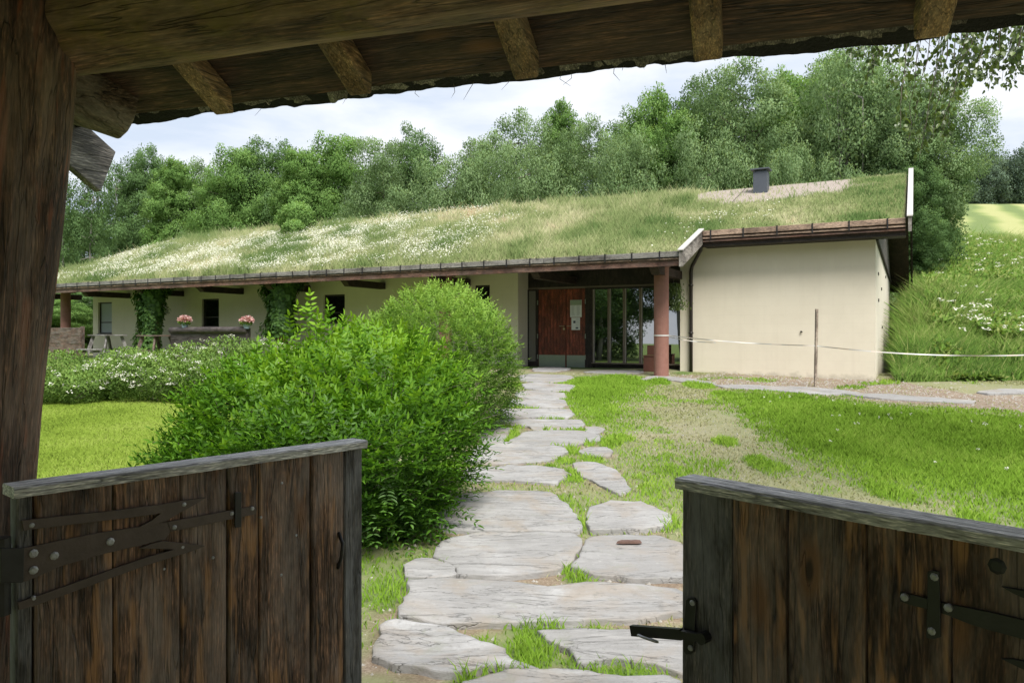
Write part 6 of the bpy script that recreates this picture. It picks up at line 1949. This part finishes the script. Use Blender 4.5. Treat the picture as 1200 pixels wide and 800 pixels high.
left = Leaf((-1.006, 1.488), (-.440, 2.15), 'left gate leaf of dark weathered boards with forked iron strap hinge')
right = Leaf((.384, 1.574), (.920, .968), 'right gate leaf of dark weathered boards with iron cross and latch')
bl = [-.03 + .0] + [left.pt(px, 640)[0] for px in (127, 206, 261, 297, 358, 397)] + [left.pt(419, 640)[0]]
bl[0] = left.pt(12, 640)[0]
bl.insert(1, left.pt(34, 640)[0])
leaf_boards(left, bl, (0, len(bl) - 2), 0, 0)
brr = [right.pt(px, 660)[0] for px in (806, 866, 930, 1022, 1121)] + [right.pt(1121, 660)[0] + .135, right.len + .02]
leaf_boards(right, brr, (0,), 0, 0)
def cap_rail(lf, x0, x1):
    n = 40
    xs = np.linspace(x0, x1, n)
    b = MB(); V = []
    for yy, zz_ in ((-.036, -.021), (-.038, -.003), (-.034, .001), (.030, .001), (.034, -.003), (.033, -.021)):
        V.append(np.stack([xs, yy + .004 * (vnoise(xs * 9, xs * 0 + yy * 50, 1.0, 9) - .5), np.full(n, ZG1 + zz_) + .003 * (vnoise(xs * 6, xs * 0 + yy * 20, 1.0, 10) - .5)], 1))
    V = np.stack(V, 1).reshape(-1, 3)
    i_ = np.arange(n - 1)[:, None] * 6; j = np.arange(6)[None, :]
    Q_ = np.stack([i_ + j, i_ + (j + 1) % 6, i_ + 6 + (j + 1) % 6, i_ + 6 + j], -1).reshape(-1, 4)
    e_ = [[0, 1, 2, 3], [0, 3, 4, 5]]; e2 = [[(n - 1) * 6 + q for q in f_] for f_ in e_]
    b.add(V, np.vstack([Q_, e_, e2]), rnd=.4)
    b.build('cap_rail', M['rail_wood'], lf.root)
cap_rail(left, bl[0] - .004, bl[-1] + .006)
cap_rail(right, brr[0] - .006, brr[-1])

IR = -TH - .0035
def iron(lf, polys, th=.006, name='strap_hinge', mat='rustiron', y0=IR):
    b = MB()
    for q, pl in enumerate(polys):
        Pp = [lf.pt(px, py, y0) for px, py in pl]
        b.prism(Pp, y0 - th - .0012 * q, y0 - .0012 * q)
    return b.build(name, M[mat], lf.root, bevel=.0012)
iron(left, [zl([(0, 378), (80, 375), (190, 352), (300, 330), (420, 312), (520, 295), (530, 325), (512, 350), (420, 372), (320, 395), (190, 432), (80, 480), (0, 487)]),
            zl([(520, 295), (620, 277), (700, 262), (790, 246), (797, 258), (793, 271), (700, 290), (610, 310), (530, 325)]),
            zl([(65, 290), (200, 275), (330, 262), (420, 250), (500, 240), (560, 230), (640, 219), (600, 243), (560, 264), (515, 292), (470, 306), (430, 311), (470, 290), (497, 268), (420, 279), (330, 290), (200, 305), (70, 321)]),
            zl([(52, 545), (200, 494), (350, 440), (450, 405), (540, 380), (490, 378), (430, 377), (470, 362), (502, 354), (560, 360), (635, 369), (600, 384), (560, 396), (450, 430), (350, 466), (200, 520), (100, 556), (55, 568)])])
iron(left, [zl([(732, 203), (752, 203), (752, 250), (752, 312), (732, 314), (732, 258)])], .004, 'hinge_cross', 'iron', IR - .0075)
iron(left, [zl([(0, 378), (74, 376), (72, 484), (0, 487)])], .004, 'hinge_plate', 'iron', IR - .0085)
def bolts(lf, pts, r, name='bolt', mat='nail', y0=IR - .007):
    for px, py in pts:
        b = MB()
        x_, z_ = lf.pt(px, py, y0)
        b.tube([(x_, y0 + .004, z_), (x_, y0 - .0012, z_), (x_, y0 - .003, z_)], [r, r, r * .55], 8)
        b.build(name, M[mat], lf.root)
bolts(left, zl([(105, 395), (170, 402), (105, 447), (345, 358)]), .0085)
bolts(left, zl([(99, 307), (545, 313), (570, 375), (575, 242), (725, 270), (745, 210), (788, 255), (105, 535), (740, 300)]), .0055)
bolts(left, zl([(1000, 415), (878, 462), (880, 175), (290, 517), (512, 443), (925, 338), (1000, 150), (815, 282), (665, 408)]), .004, 'nail', 'nail', -TH - .001)
# pull handle near the free edge
b = MB()
hp = [left.pt(*zl([q])[0], IR) for q in ((1058, 330), (1056, 360), (1052, 400), (1056, 440))]
b.tube([(hp[0][0], IR, hp[0][1]), (hp[1][0], IR - .022, hp[1][1]), (hp[2][0], IR - .022, hp[2][1]), (hp[3][0], IR, hp[3][1])], .005, 8)
b.build('handle', M['iron'], left.root, smooth=True)
# pintle at the post
b = MB(); x_, z_ = left.pt(4, 662)
b.tube([(bl[0] - .02, -.02, z_ - .09), (bl[0] - .02, -.02, z_ + .06)], .016, 12)
b.build('hinge_pin', M['iron'], left.root)

iron(right, [zrr([(808, 443), (840, 450), (896, 464), (960, 481), (1030, 494), (1100, 508), (1200, 531), (1400, 580), (1400, 650), (1200, 592), (1080, 560), (1020, 541), (960, 516), (895, 497), (840, 484), (808, 472)])], .006, 'strap_hinge', 'iron')
iron(right, [zrr([(894, 378), (912, 374), (932, 378), (935, 470), (937, 588), (912, 594), (889, 588), (893, 480)])], .004, 'hinge_cross', 'iron', IR - .0075)
iron(right, [zrr([(1128, 425), (1160, 430), (1200, 437), (1400, 470), (1400, 510), (1200, 462), (1165, 447)])], .005, 'hinge_fork', 'iron')
iron(right, [zrr([(1128, 655), (1165, 655), (1200, 662), (1400, 710), (1400, 750), (1200, 690), (1170, 676)])], .005, 'hinge_fork', 'iron')
bolts(right, zrr([(914, 397), (905, 570), (818, 462), (957, 496)]), .0065, 'bolt', 'nail', IR - .0105)
bolts(right, zrr([(1115, 362)]), .014, 'bolt', 'iron', -TH - .002)
bolts(right, zrr([(240, 115), (800, 243), (285, 190)]), .004, 'nail', 'nail', -TH - .001)
# latch: plate, sliding bar reaching past the edge, ring
iron(right, [zrr([(124, 470), (132, 462), (150, 462), (157, 474), (153, 540), (152, 600), (150, 634), (140, 642), (124, 642), (117, 632), (119, 540)])], .006, 'latch_plate', 'iron')
b = MB()
pz = [right.pt(*q, IR) for q in zrr([(-40, 562), (60, 570), (120, 574), (186, 586)])]
b.bar((pz[0][0], IR - .014, pz[0][1]), (pz[2][0], IR - .014, pz[2][1]), .022, .012, up=(0, 1, 0))
b.bar((pz[2][0], IR - .014, pz[2][1]), (pz[3][0], IR - .014, pz[3][1]), .016, .012, up=(0, 1, 0))
b.tube([(pz[3][0], IR + .0, pz[3][1]), (pz[3][0], IR - .022, pz[3][1])], .012, 10)
b.build('latch_bar', M['iron'], right.root)
b = MB(); th = np.linspace(0, 2 * np.pi, 25)
cxr, czr = right.pt(*zrr([(20, 572)])[0], IR)
b.tube(np.stack([cxr + .024 * np.cos(th), IR - .024 + .012 * np.sin(th) * 0 - .014 * np.sin(th), czr - .008 + .006 * np.sin(th)], 1), .0028, 6, cap=False)
b.build('latch_ring', M['nail'], right.root, smooth=True)
bolts(right, zrr([(140, 480), (134, 624)]), .006, 'bolt', 'nail')
